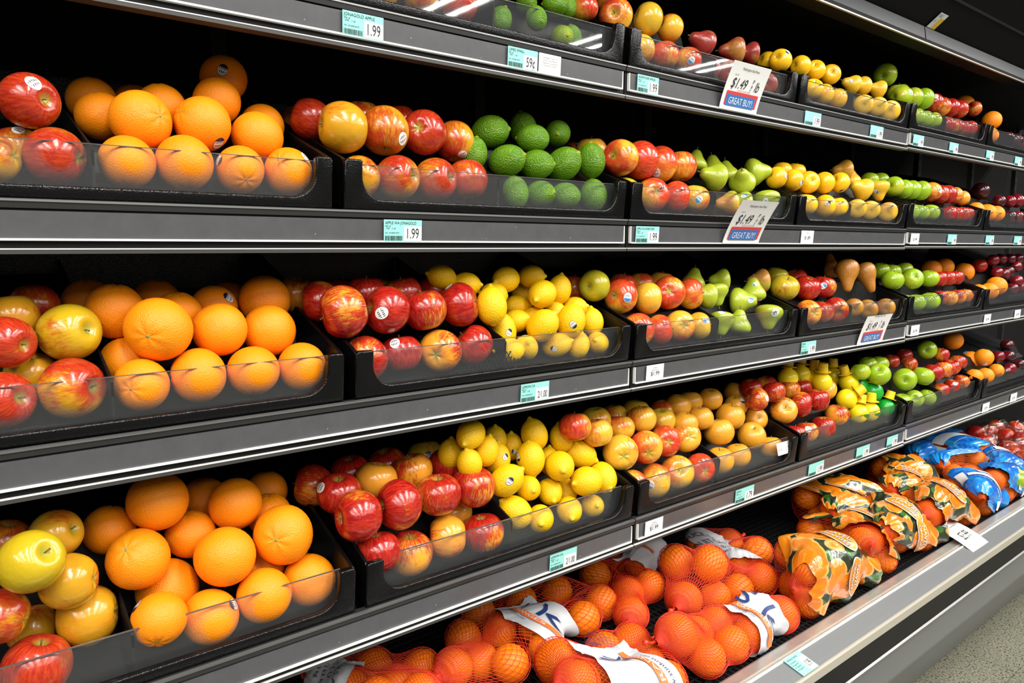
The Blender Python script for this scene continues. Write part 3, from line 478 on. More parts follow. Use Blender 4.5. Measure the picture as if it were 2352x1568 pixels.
RISERS = {
(1, 1, 'L'): [0.000,0.000,0.000,0.018,0.018,0.018,0.018,0.018,0.018,0.018,0.018,0.018,0.018,0.018,0.018,0.018,0.018,0.018,0.018,0.018,0.018],
(1, 1, 'R'): [0.000,0.000,0.003,0.042,0.042,0.042,0.042,0.042,0.042,0.042,0.042,0.042,0.042,0.042,0.042,0.042,0.042,0.042,0.042,0.042,0.042],
(1, 2, 'L'): [0.000,0.000,0.000,0.001,0.046,0.053,0.081,0.081,0.099,0.099,0.099,0.099,0.099,0.099,0.099,0.099,0.099,0.099,0.099,0.099,0.099],
(1, 2, 'R'): [0.000,0.000,0.000,0.007,0.048,0.048,0.048,0.048,0.048,0.048,0.048,0.048,0.048,0.048,0.048,0.048,0.048,0.048,0.048,0.048,0.048],
(1, 3, 'L'): [0.005,0.005,0.005,0.048,0.048,0.048,0.054,0.054,0.054,0.054,0.054,0.054,0.054,0.054,0.054,0.054,0.054,0.054,0.054,0.054,0.054],
(1, 3, 'R'): [0.004,0.004,0.006,0.050,0.055,0.055,0.055,0.055,0.055,0.055,0.055,0.055,0.055,0.055,0.055,0.055,0.055,0.055,0.055,0.055,0.055],
(1, 4, 'L'): [0.004,0.004,0.004,0.017,0.056,0.057,0.072,0.097,0.097,0.097,0.097,0.097,0.097,0.097,0.097,0.097,0.097,0.097,0.097,0.097,0.097],
(1, 4, 'R'): [0.006,0.006,0.006,0.025,0.057,0.078,0.078,0.078,0.090,0.090,0.090,0.090,0.090,0.090,0.090,0.090,0.090,0.090,0.090,0.090,0.090],
(1, 5, 'L'): [0.007,0.007,0.007,0.028,0.056,0.056,0.056,0.056,0.056,0.056,0.056,0.056,0.056,0.056,0.056,0.056,0.056,0.056,0.056,0.056,0.056],
(1, 5, 'R'): [0.005,0.005,0.005,0.009,0.009,0.009,0.009,0.009,0.009,0.009,0.009,0.009,0.009,0.009,0.009,0.009,0.009,0.009,0.009,0.009,0.009],
(2, 0, 'L'): [0.000,0.000,0.000,0.000,0.000,0.002,0.002,0.002,0.002,0.002,0.002,0.002,0.002,0.002,0.002,0.002,0.002,0.002,0.002,0.002,0.002],
(2, 0, 'R'): [0.000,0.000,0.000,0.007,0.028,0.028,0.028,0.028,0.029,0.029,0.029,0.029,0.029,0.044,0.044,0.044,0.044,0.044,0.044,0.044,0.044],
(2, 1, 'L'): [0.000,0.000,0.000,0.000,0.018,0.029,0.029,0.029,0.029,0.029,0.029,0.029,0.029,0.030,0.055,0.055,0.055,0.055,0.055,0.055,0.055],
(2, 1, 'R'): [0.000,0.000,0.000,0.040,0.049,0.078,0.078,0.087,0.094,0.094,0.094,0.094,0.094,0.094,0.094,0.094,0.094,0.094,0.094,0.094,0.094],
(2, 2, 'L'): [0.000,0.000,0.000,0.005,0.030,0.030,0.030,0.030,0.030,0.030,0.030,0.030,0.040,0.040,0.040,0.040,0.040,0.040,0.040,0.040,0.040],
(2, 2, 'R'): [0.000,0.000,0.000,0.009,0.043,0.051,0.051,0.056,0.056,0.056,0.056,0.056,0.056,0.056,0.056,0.056,0.056,0.056,0.056,0.056,0.056],
(2, 3, 'L'): [0.003,0.003,0.004,0.021,0.064,0.073,0.073,0.073,0.073,0.073,0.073,0.073,0.073,0.073,0.073,0.073,0.073,0.073,0.073,0.073,0.073],
(2, 3, 'R'): [0.005,0.005,0.007,0.050,0.053,0.078,0.081,0.100,0.100,0.100,0.100,0.100,0.100,0.100,0.100,0.100,0.100,0.100,0.100,0.100,0.100],
(2, 4, 'L'): [0.006,0.006,0.006,0.024,0.068,0.075,0.075,0.090,0.090,0.090,0.090,0.090,0.090,0.090,0.090,0.090,0.090,0.090,0.090,0.090,0.090],
(2, 4, 'R'): [0.008,0.008,0.009,0.026,0.058,0.074,0.074,0.074,0.074,0.074,0.074,0.074,0.074,0.074,0.074,0.074,0.074,0.074,0.074,0.074,0.074],
(2, 5, 'L'): [0.014,0.014,0.014,0.023,0.037,0.079,0.079,0.097,0.097,0.097,0.097,0.097,0.097,0.097,0.097,0.097,0.097,0.097,0.097,0.097,0.097],
(2, 5, 'R'): [0.012,0.012,0.013,0.065,0.071,0.071,0.071,0.071,0.071,0.071,0.071,0.071,0.071,0.071,0.071,0.071,0.071,0.071,0.071,0.071,0.071],
(3, 0, 'L'): [0.000,0.000,0.000,0.000,0.000,0.000,0.018,0.053,0.053,0.053,0.063,0.063,0.063,0.063,0.063,0.063,0.063,0.063,0.063,0.063,0.063],
(3, 0, 'R'): [0.000,0.000,0.000,0.000,0.000,0.000,0.005,0.024,0.024,0.024,0.024,0.024,0.033,0.033,0.033,0.033,0.033,0.033,0.033,0.033,0.033],
(3, 1, 'L'): [0.000,0.000,0.000,0.001,0.033,0.033,0.033,0.033,0.033,0.033,0.033,0.040,0.040,0.040,0.040,0.040,0.040,0.040,0.040,0.040,0.040],
(3, 1, 'R'): [0.000,0.000,0.000,0.015,0.015,0.028,0.038,0.042,0.046,0.046,0.046,0.046,0.046,0.046,0.046,0.046,0.046,0.046,0.046,0.046,0.046],
(3, 2, 'L'): [0.000,0.000,0.000,0.005,0.047,0.047,0.047,0.047,0.047,0.055,0.055,0.055,0.055,0.055,0.055,0.055,0.055,0.055,0.055,0.055,0.055],
(3, 2, 'R'): [0.000,0.000,0.000,0.010,0.033,0.056,0.064,0.076,0.076,0.076,0.076,0.076,0.076,0.076,0.076,0.076,0.076,0.076,0.076,0.076,0.076],
(3, 3, 'L'): [0.000,0.000,0.000,0.007,0.046,0.050,0.050,0.050,0.056,0.056,0.056,0.056,0.056,0.056,0.056,0.056,0.056,0.056,0.056,0.056,0.056],
(3, 3, 'R'): [0.000,0.000,0.000,0.011,0.074,0.085,0.088,0.088,0.093,0.093,0.093,0.093,0.093,0.093,0.093,0.093,0.093,0.093,0.093,0.093,0.093],
(3, 4, 'L'): [0.000,0.000,0.000,0.010,0.060,0.072,0.075,0.081,0.081,0.081,0.081,0.081,0.081,0.081,0.081,0.081,0.081,0.081,0.081,0.081,0.081],
(3, 4, 'R'): [0.002,0.002,0.002,0.019,0.048,0.048,0.048,0.051,0.057,0.074,0.074,0.074,0.074,0.074,0.074,0.074,0.074,0.074,0.074,0.074,0.074],
(3, 5, 'L'): [0.006,0.006,0.006,0.013,0.042,0.077,0.077,0.077,0.077,0.077,0.077,0.077,0.077,0.077,0.077,0.077,0.077,0.077,0.077,0.077,0.077],
(3, 5, 'R'): [0.025,0.025,0.025,0.047,0.076,0.111,0.115,0.115,0.115,0.115,0.115,0.115,0.115,0.115,0.115,0.115,0.115,0.115,0.115,0.115,0.115],
(4, 0, 'L'): [0.001,0.001,0.001,0.001,0.001,0.001,0.002,0.104,0.104,0.114,0.114,0.114,0.114,0.114,0.114,0.114,0.114,0.114,0.114,0.114,0.114],
(4, 0, 'R'): [0.000,0.000,0.000,0.000,0.000,0.000,0.000,0.014,0.043,0.043,0.043,0.043,0.046,0.046,0.046,0.046,0.046,0.046,0.046,0.046,0.046],
(4, 1, 'L'): [0.000,0.000,0.000,0.000,0.000,0.000,0.000,0.012,0.048,0.048,0.048,0.048,0.054,0.054,0.054,0.054,0.054,0.054,0.054,0.054,0.054],
(4, 1, 'R'): [0.006,0.006,0.007,0.018,0.018,0.069,0.069,0.083,0.092,0.107,0.107,0.107,0.107,0.107,0.107,0.107,0.107,0.107,0.107,0.107,0.107],
(4, 2, 'L'): [0.000,0.000,0.000,0.004,0.057,0.059,0.075,0.075,0.075,0.075,0.086,0.086,0.086,0.086,0.086,0.086,0.086,0.086,0.086,0.086,0.086],
(4, 2, 'R'): [0.004,0.004,0.004,0.013,0.023,0.037,0.044,0.074,0.082,0.085,0.094,0.094,0.094,0.094,0.094,0.094,0.094,0.094,0.094,0.094,0.094],
(4, 3, 'L'): [0.015,0.015,0.015,0.024,0.068,0.074,0.080,0.080,0.082,0.122,0.122,0.122,0.122,0.122,0.122,0.122,0.122,0.122,0.122,0.122,0.122],
(4, 4, 'L'): [0.016,0.016,0.016,0.026,0.079,0.095,0.131,0.134,0.134,0.134,0.134,0.134,0.134,0.134,0.134,0.134,0.134,0.134,0.134,0.134,0.134],
(4, 4, 'R'): [0.036,0.036,0.036,0.053,0.062,0.062,0.062,0.079,0.116,0.131,0.131,0.131,0.131,0.131,0.131,0.131,0.131,0.131,0.131,0.131,0.131],
(4, 5, 'L'): [0.042,0.042,0.042,0.055,0.095,0.112,0.112,0.112,0.112,0.112,0.112,0.112,0.112,0.112,0.112,0.112,0.112,0.112,0.112,0.112,0.112],
(4, 5, 'R'): [0.044,0.044,0.044,0.086,0.093,0.113,0.113,0.113,0.113,0.113,0.113,0.113,0.113,0.113,0.113,0.113,0.113,0.113,0.113,0.113,0.113],
}
BAGS = {
'net1': [(0.582, 1.1361, 0.5039, 0.035), (0.6544, 1.089, 0.497, 0.035), (0.5147, 1.1004, 0.5058, 0.035), (0.5895, 1.0688, 0.4974, 0.035), (0.5095, 1.1675, 0.497, 0.035), (0.5332, 1.0359, 0.5163, 0.035), (0.5989, 1.0032, 0.5122, 0.035)],
'net2': [(0.7697, 1.1164, 0.504, 0.0354), (0.6889, 1.0325, 0.5121, 0.035), (1.0458, 1.1475, 0.504, 0.035), (1.0099, 1.0258, 0.504, 0.035), (1.0872, 1.0498, 0.504, 0.0359), (0.7783, 0.979, 0.513, 0.035), (0.8393, 1.0909, 0.504, 0.035), (0.9111, 1.0645, 0.504, 0.035), (0.7546, 1.0406, 0.497, 0.035), (0.9556, 1.1639, 0.504, 0.035), (0.8786, 0.9953, 0.497, 0.035), (0.8519, 1.177, 0.504, 0.035)],
'net3': [(1.1728, 1.1516, 0.504, 0.035), (1.1633, 1.0409, 0.5046, 0.035), (1.0993, 0.9749, 0.504, 0.035), (1.2999, 1.1296, 0.5078, 0.035), (1.2312, 1.0388, 0.5033, 0.035), (1.2945, 1.1968, 0.5001, 0.035), (1.3783, 1.1575, 0.504, 0.0352)],
'net4': [(1.3015, 1.019, 0.5466, 0.04), (1.314, 0.9369, 0.5677, 0.04), (1.2376, 0.9447, 0.504, 0.0395), (1.3149, 0.9197, 0.497, 0.035), (1.5869, 0.9909, 0.504, 0.037), (1.4616, 0.8991, 0.5054, 0.035), (1.577, 1.0672, 0.5021, 0.0374), (1.48, 0.9646, 0.5026, 0.0352), (1.3813, 0.9055, 0.4996, 0.035), (1.5146, 1.1059, 0.5058, 0.0384)],
'net5': [(1.055, 0.8197, 0.5405, 0.04), (1.0995, 0.782, 0.497, 0.035), (1.1768, 0.782, 0.497, 0.035), (1.3524, 0.7834, 0.4984, 0.0364), (1.2107, 0.8424, 0.4986, 0.0364), (1.297, 0.8284, 0.4992, 0.0372), (1.1381, 0.8396, 0.5038, 0.0369), (1.2447, 0.782, 0.497, 0.035)],
'net6': [(0.8487, 0.9308, 0.5126, 0.04), (0.8441, 0.8583, 0.5118, 0.035), (1.0031, 0.8463, 0.497, 0.035), (1.0286, 0.9092, 0.497, 0.035), (0.9081, 0.8754, 0.497, 0.035), (0.9164, 0.803, 0.5041, 0.035), (0.7956, 0.825, 0.5457, 0.035), (0.9612, 0.9177, 0.4988, 0.035), (0.9813, 0.782, 0.497, 0.035)],
'N1': [(1.5282, 0.8662, 0.5582, 0.036), (1.5933, 0.8488, 0.5399, 0.036), (1.6535, 0.8153, 0.528, 0.036), (1.5006, 0.8371, 0.498, 0.036), (1.5729, 0.7832, 0.498, 0.036), (1.4564, 0.783, 0.498, 0.036), (1.7076, 0.783, 0.498, 0.036), (1.6015, 0.783, 0.5617, 0.036), (1.4611, 0.783, 0.5677, 0.036), (1.53, 0.783, 0.5531, 0.036)],
'N2': [(1.8321, 0.9821, 0.5013, 0.036), (1.8992, 0.963, 0.5007, 0.036), (1.7827, 0.865, 0.5455, 0.036), (1.7678, 0.7971, 0.5528, 0.036), (1.701, 0.783, 0.5677, 0.036), (1.8086, 0.783, 0.498, 0.036), (1.7177, 0.842, 0.534, 0.036), (1.8499, 0.8443, 0.5326, 0.036)],
'N3': [(2.0186, 0.8957, 0.5502, 0.036), (2.0081, 0.8267, 0.5545, 0.036), (1.9638, 0.783, 0.5228, 0.036), (2.0291, 0.783, 0.498, 0.036), (2.1216, 0.7922, 0.498, 0.036), (1.8945, 0.7909, 0.5264, 0.036), (1.8354, 0.783, 0.5628, 0.036), (1.9367, 0.841, 0.5508, 0.036)],
'N4': [(1.9337, 0.9129, 0.5526, 0.036), (2.0727, 0.9496, 0.5556, 0.036), (1.9842, 1.0064, 0.5556, 0.036), (2.0098, 1.0799, 0.498, 0.036), (1.9412, 1.0187, 0.498, 0.036), (2.0665, 1.0262, 0.5556, 0.036), (1.8698, 0.9402, 0.5598, 0.036), (1.9248, 1.052, 0.5572, 0.036)],
'N5': [(2.2316, 0.9046, 0.5534, 0.036), (2.3987, 0.9329, 0.5556, 0.036), (2.3647, 1.0365, 0.5576, 0.036), (2.2993, 0.9633, 0.5556, 0.036), (2.4345, 1.081, 0.498, 0.036), (2.4343, 1.0342, 0.5536, 0.036), (2.1653, 0.9249, 0.5616, 0.036)],
'N6': [(2.3139, 0.783, 0.498, 0.036), (2.2965, 0.8797, 0.5466, 0.036), (2.2703, 0.8149, 0.5468, 0.036), (2.0773, 0.783, 0.5512, 0.036), (2.2084, 0.783, 0.5423, 0.036), (2.1844, 0.8537, 0.5458, 0.036), (2.144, 0.7996, 0.5638, 0.036)],
'B1': [(2.8841, 1.1695, 0.4949, 0.031), (2.7885, 1.0832, 0.493, 0.031), (2.7525, 1.1314, 0.4932, 0.031), (2.9435, 1.1602, 0.493, 0.031), (2.6504, 1.0603, 0.5426, 0.031), (2.7469, 1.0658, 0.5426, 0.031)],
'B2': [(2.6098, 0.9576, 0.5426, 0.031), (2.7723, 0.9695, 0.5416, 0.031), (3.0584, 1.1321, 0.493, 0.031), (3.1134, 1.0881, 0.493, 0.031), (2.7812, 0.9101, 0.5435, 0.031), (2.9717, 1.0724, 0.5413, 0.031), (2.9708, 1.0123, 0.5437, 0.031), (2.898, 1.1, 0.5426, 0.031), (2.8722, 0.9293, 0.5416, 0.031)],
'B3': [(2.4492, 0.778, 0.493, 0.031), (2.5687, 0.778, 0.493, 0.031), (2.4169, 0.778, 0.5437, 0.031), (2.4799, 0.854, 0.533, 0.031), (2.5291, 0.8857, 0.547, 0.031), (2.508, 0.8189, 0.493, 0.031), (2.5829, 0.8594, 0.5417, 0.031), (2.4745, 0.7953, 0.5448, 0.031)],
'B4': [(2.5455, 0.778, 0.5485, 0.031), (2.7263, 0.778, 0.493, 0.031), (2.6288, 0.778, 0.493, 0.031), (2.6776, 0.8132, 0.493, 0.031), (2.6654, 0.778, 0.5408, 0.031), (2.6057, 0.778, 0.5485, 0.031), (2.6343, 0.8291, 0.5344, 0.031)],
'B5': [(2.7927, 0.8441, 0.546, 0.031), (2.7684, 0.7904, 0.5342, 0.031), (2.8702, 0.8751, 0.493, 0.031), (2.7136, 0.8139, 0.5426, 0.031), (2.8431, 0.877, 0.5466, 0.031), (2.8299, 0.8023, 0.493, 0.031)],
'R1': [(3.2127, 1.0874, 0.497, 0.035), (3.1216, 1.029, 0.5552, 0.035), (3.1846, 1.0044, 0.5501, 0.035), (2.992, 0.9526, 0.5532, 0.035), (3.2797, 1.0113, 0.5542, 0.035)],
'R2': [(3.1597, 0.9413, 0.552, 0.035), (3.3244, 0.9602, 0.5518, 0.035), (3.1289, 0.8808, 0.5546, 0.035), (2.9602, 0.8701, 0.5529, 0.035)],
'R3': [(2.8995, 0.8398, 0.5522, 0.035), (2.8522, 0.7911, 0.5538, 0.035), (3.217, 0.9634, 0.497, 0.035), (3.0256, 0.8388, 0.553, 0.035)],
}
BOTTLES = [
(1.8262,1.0707,0.9130,0.058,(0.02,0.02,1.00),0,'yellow juice bottle in shadow, leftmost cap at the back',0),
(1.9344,1.0942,0.9070,0.058,(0.02,0.02,1.00),0,'shaded yellow juice bottle, second cap from left at the back',0),
(1.9783,1.0782,0.8924,0.058,(0.02,0.02,1.00),0,'shaded yellow juice bottle, third cap from left at the back',0),
(1.9681,1.0477,0.8885,0.058,(-0.04,-0.05,1.02),0,'yellow juice bottle with a cap just above the red apples',0),
(2.1363,1.1046,0.8784,0.058,(0.02,0.02,1.00),0,'shaded yellow juice bottle below the green leaf tag',0),
(2.1306,1.0503,0.8667,0.058,(-0.26,0.23,0.91),0,'yellow juice bottle with a tilted flanged cap at the back',0),
(2.1798,1.0442,0.8544,0.060,(-0.57,0.41,0.51),1,'green lime juice bottle lying behind the yellow ones',0),
(2.2091,1.0139,0.8353,0.062,(-0.05,0.02,1.01),1,'green lime juice bottle standing upright among the yellow ones',0),
(2.0558,1.0166,0.8336,0.060,(0.51,-0.57,0.57),0,'yellow lemon juice bottle lying with its cap to the right',0),
(2.1600,0.9960,0.7850,0.058,(0.06,-0.01,1.00),0,'yellow lemon juice bottle upright right behind the clear front',1),
(2.0794,0.9911,0.7925,0.058,(0.24,-0.02,0.99),0,'yellow juice bottle with green leaf label beside the apples',1),
(2.2726,1.0018,0.7808,0.056,(0.24,-0.17,0.91),1,'green lime juice bottle at the right front corner of the bin',0),
]
# ------------------------------------------------------------------ helpers
def link(o, parent=None):
    COL.objects.link(o)
    if parent is not None: o.parent = parent
    return o
def mesh_obj(name, me, mat=None, parent=None, loc=None):
    o = bpy.data.objects.new(name, me)
    if mat is not None and len(me.materials) == 0: me.materials.append(mat)
    link(o, parent)
    if loc is not None: o.location = loc
    return o
def empty(name, loc=(0,0,0)):
    o = bpy.data.objects.new(name, None); o.empty_display_size = .02; link(o); o.location = loc; return o
def tag(o, label, cat, group=None, kind=None):
    o['label'] = label; o['category'] = cat
    if group: o['group'] = group
    if kind: o['kind'] = kind
    return o
def from_bm(name, bm, smooth=False):
    me = bpy.data.meshes.new(name); bm.normal_update(); bm.to_mesh(me); bm.free()
    if smooth:
        me.polygons.foreach_set('use_smooth', [True]*len(me.polygons))
    return me
def pyd(name, v, f, smooth=False):
    me = bpy.data.meshes.new(name); me.from_pydata([tuple(map(float,p)) for p in v], [], [tuple(q) for q in f]); me.update()
    if smooth: me.polygons.foreach_set('use_smooth', [True]*len(me.polygons))
    return me
def box_bm(bm, x0,x1,y0,y1,z0,z1):
    vs = [bm.verts.new(p) for p in ((x0,y0,z0),(x1,y0,z0),(x1,y1,z0),(x0,y1,z0),(x0,y0,z1),(x1,y0,z1),(x1,y1,z1),(x0,y1,z1))]
    for q in ((3,2,1,0),(4,5,6,7),(0,1,5,4),(1,2,6,5),(2,3,7,6),(3,0,4,7)): bm.faces.new([vs[i] for i in q])
def box_me(name, x0,x1,y0,y1,z0,z1, bev=0):
    bm = bmesh.new(); box_bm(bm,x0,x1,y0,y1,z0,z1)
    if bev: bmesh.ops.bevel(bm, geom=bm.edges[:], offset=bev, segments=2, profile=.5, affect='EDGES')
    return from_bm(name, bm)
def prism_x(bm, prof, x0, x1):
    """closed (y,z) profile extruded along x"""
    a = [bm.verts.new((x0,y,z)) for y,z in prof]; b = [bm.verts.new((x1,y,z)) for y,z in prof]
    n = len(prof)
    for i in range(n): bm.faces.new((a[i],a[(i+1)%n],b[(i+1)%n],b[i]))
    bm.faces.new(a[::-1]); bm.faces.new(b)
    bmesh.ops.recalc_face_normals(bm, faces=bm.faces[:])
def prism_me(name, prof, x0, x1, bev=0):
    bm = bmesh.new(); prism_x(bm, prof, x0, x1)
    if bev: bmesh.ops.bevel(bm, geom=bm.edges[:], offset=bev, segments=2, profile=.5, affect='EDGES')
    return from_bm(name, bm)

# ------------------------------------------------------------------ materials
class NT:
    def __init__(s, name):
        s.m = bpy.data.materials.new(name); s.m.use_nodes = True; s.t = s.m.node_tree; s.n = s.t.nodes; s.l = s.t.links
        s.b = s.n['Principled BSDF']
    def node(s, typ, **kw):
        nd = s.n.new(typ)
        for k,v in kw.items(): setattr(nd,k,v)
        return nd
    def put(s, sock, v):
        if isinstance(v, bpy.types.NodeSocket): s.l.new(v, sock)
        elif v is not None:
            try: sock.default_value = v
            except Exception: sock.default_value = tuple(v)+(1,)
    def math(s, op, a, b=None, c=None, clamp=False):
        nd = s.node('ShaderNodeMath', operation=op, use_clamp=clamp)
        for i,v in enumerate((a,b,c)):
            if v is not None: s.put(nd.inputs[i], v)
        return nd.outputs[0]
    def mix(s, f, a, b):
        nd = s.node('ShaderNodeMix', data_type='RGBA')
        s.put(nd.inputs[0], f); s.put(nd.inputs[6], a if isinstance(a,bpy.types.NodeSocket) else tuple(a)+(1,)*(4-len(a)))
        s.put(nd.inputs[7], b if isinstance(b,bpy.types.NodeSocket) else tuple(b)+(1,)*(4-len(b)))
        return nd.outputs[2]
    def ramp(s, f, lo, hi):
        nd = s.node('ShaderNodeMapRange', interpolation_type='SMOOTHSTEP'); s.put(nd.inputs[0], f)
        nd.inputs[1].default_value = lo; nd.inputs[2].default_value = hi
        return nd.outputs[0]
    def noise(s, vec, scale, detail=2, rough=.5, out=0):
        nd = s.node('ShaderNodeTexNoise'); nd.inputs['Scale'].default_value = scale; nd.inputs['Detail'].default_value = detail
        nd.inputs['Roughness'].default_value = rough
        if vec is not None: s.l.new(vec, nd.inputs['Vector'])
        return nd.outputs[out]
    def voronoi(s, vec, scale, feature='F1', out='Distance', rnd=1.0):
        nd = s.node('ShaderNodeTexVoronoi', feature=feature); nd.inputs['Scale'].default_value = scale; nd.inputs['Randomness'].default_value = rnd
        if vec is not None: s.l.new(vec, nd.inputs['Vector'])
        return nd.outputs[out]
    def coord(s, which='Object'): return s.node('ShaderNodeTexCoord').outputs[which]
    def xyz(s, v):
        nd = s.node('ShaderNodeSeparateXYZ'); s.l.new(v, nd.inputs[0]); return nd.outputs
    def comb(s, x, y, z):
        nd = s.node('ShaderNodeCombineXYZ')
        for i,v in enumerate((x,y,z)): s.put(nd.inputs[i], v)
        return nd.outputs[0]
    def bump(s, h, strength, dist=.001):
        nd = s.node('ShaderNodeBump'); nd.inputs['Strength'].default_value = strength; nd.inputs['Distance'].default_value = dist
        s.l.new(h, nd.inputs['Height']); s.l.new(nd.outputs[0], s.b.inputs['Normal'])
    def col(s, c): s.put(s.b.inputs['Base Color'], c if isinstance(c,bpy.types.NodeSocket) else tuple(c)+(1,))
    def set(s, **kw):
        names = dict(rough='Roughness', metal='Metallic', spec='Specular IOR Level', coat='Coat Weight', coatr='Coat Roughness', sss='Subsurface Weight', alpha='Alpha', trans='Transmission Weight', ior='IOR', emis='Emission Strength')
        for k,v in kw.items(): s.put(s.b.inputs[names[k]], v)
        return s
def plain(name, c, rough=.5, metal=0, spec=.5, coat=0):
    t = NT(name); t.col(c); t.set(rough=rough, metal=metal, spec=spec, coat=coat); return t.m

M = {}
def mk_black_plastic():
    t = NT('black_textured_plastic'); c = t.coord('Object')
    n = t.noise(c, 420, 2, .55); v = t.voronoi(c, 520)
    h = t.math('ADD', n, v); t.col((.003,.003,.0033)); t.set(rough=.20, spec=.30); t.bump(h, .26, .0010); return t.m
def mk_black_metal():
    t = NT('black_painted_metal'); c = t.coord('Object'); n = t.noise(c, 60, 3)
    t.col(t.mix(n, (.003,.003,.0032), (.006,.0055,.0055))); t.set(rough=.5, spec=.22); return t.m
def mk_channel():
    t = NT('grey_price_channel'); c = t.coord('Object'); n = t.noise(c, 35, 4, .7)
    sc = t.voronoi(c, 46, 'F1'); m = t.ramp(sc, .07, .02)
    base = t.mix(n, (.052,.053,.056), (.092,.093,.097)); t.col(t.mix(t.math('MULTIPLY', m, .5), base, (.5,.5,.5)))
    t.set(rough=.30, spec=.6, coat=.35, coatr=.15); return t.m
def mk_acrylic():
    t = NT('clear_acrylic'); out = t.n['Material Output']
    tr = t.node('ShaderNodeBsdfTransparent'); tr.inputs[0].default_value = (.985,.99,.99,1)
    gl = t.node('ShaderNodeBsdfGlossy'); gl.inputs['Roughness'].default_value = .03
    df = t.node('ShaderNodeBsdfDiffuse'); df.inputs[0].default_value = (.75,.78,.80,1)
    lw = t.node('ShaderNodeLayerWeight'); fc = t.math('POWER', lw.outputs['Facing'], 5.0)
    frs = t.math('ADD', t.math('MULTIPLY', fc, .9), .045)
    m1 = t.node('ShaderNodeMixShader'); m1.inputs[0].default_value = .018
    t.l.new(tr.outputs[0], m1.inputs[1]); t.l.new(df.outputs[0], m1.inputs[2])
    m2 = t.node('ShaderNodeMixShader'); t.l.new(frs, m2.inputs[0]); t.l.new(m1.outputs[0], m2.inputs[1]); t.l.new(gl.outputs[0], m2.inputs[2])
    t.l.new(m2.outputs[0], out.inputs[0]); return t.m
def mk_floor():
    t = NT('speckled_floor_tile'); c = t.coord('Object')
    v = t.voronoi(c, 130, 'F1'); n = t.noise(c, 170, 2, .6); n2 = t.noise(c, 5, 2)
    m = t.ramp(n, .53, .60); m2 = t.ramp(v, .30, .12)
    base = t.mix(n2, (.15,.145,.105), (.21,.205,.15)); base = t.mix(t.math('MULTIPLY', m2, .5), base, (.36,.35,.28))
    t.col(t.mix(t.math('MULTIPLY', m, .88), base, (.018,.018,.012))); t.set(rough=.35, spec=.4); return t.m
def mk_steel():
    t = NT('brushed_rail_metal'); c = t.coord('Object'); x = t.xyz(c)
    n = t.noise(t.comb(t.math('MULTIPLY', x[0], .6), x[1], x[2]), 60, 3)
    t.col(t.mix(n, (.42,.40,.36), (.62,.60,.56))); t.set(rough=.38, metal=.75); return t.m
M['black_plastic'] = mk_black_plastic(); M['black_metal'] = mk_black_metal(); M['channel'] = mk_channel(); M['acrylic'] = mk_acrylic()
M['floor'] = mk_floor(); M['steel'] = mk_steel()
M['lip'] = plain('shelf_lip_edge', (.022,.022,.021), .32, 0, .5, .1)
M['bright'] = plain('bright_channel_edge', (.72,.72,.68), .35)
M['under'] = plain('shelf_under_trim', (.045,.042,.038), .45, .1)
M['grout'] = plain('dark_floor_joint', (.07,.07,.055), .7)
M['teal'] = plain('teal_price_card', (.27,.66,.59), .55); M['paper'] = plain('white_paper', (.76,.77,.75), .6)
M['ink'] = plain('black_ink', (.012,.012,.014), .6); M['grey_ink'] = plain('grey_ink', (.22,.23,.24), .6)
M['red_ink'] = plain('red_ink', (.62,.05,.05), .55); M['blue_ink'] = plain('blue_ink', (.03,.16,.46), .55); M['navy'] = plain('navy_ink', (.012,.035,.16), .5)
M['orange_ink'] = plain('orange_ink', (.85,.17,.03), .5)
M['clear_edge'] = plain('acrylic_edge', (.10,.09,.08), .15, 0, .8)
M['bumper'] = plain('grey_bumper', (.17,.175,.18), .38, 0, .5); M['chrome'] = plain('chrome_trim', (.24,.24,.235), .42, .8)
M['deck_channel'] = plain('scuffed_clear_channel', (.24,.245,.25), .25, .1, .6, .4)
M['tan'] = plain('aluminium_rail_edge', (.60,.56,.47), .35, .5)
M['yellow_ink'] = plain('yellow_ink', (.85,.55,.02), .5)

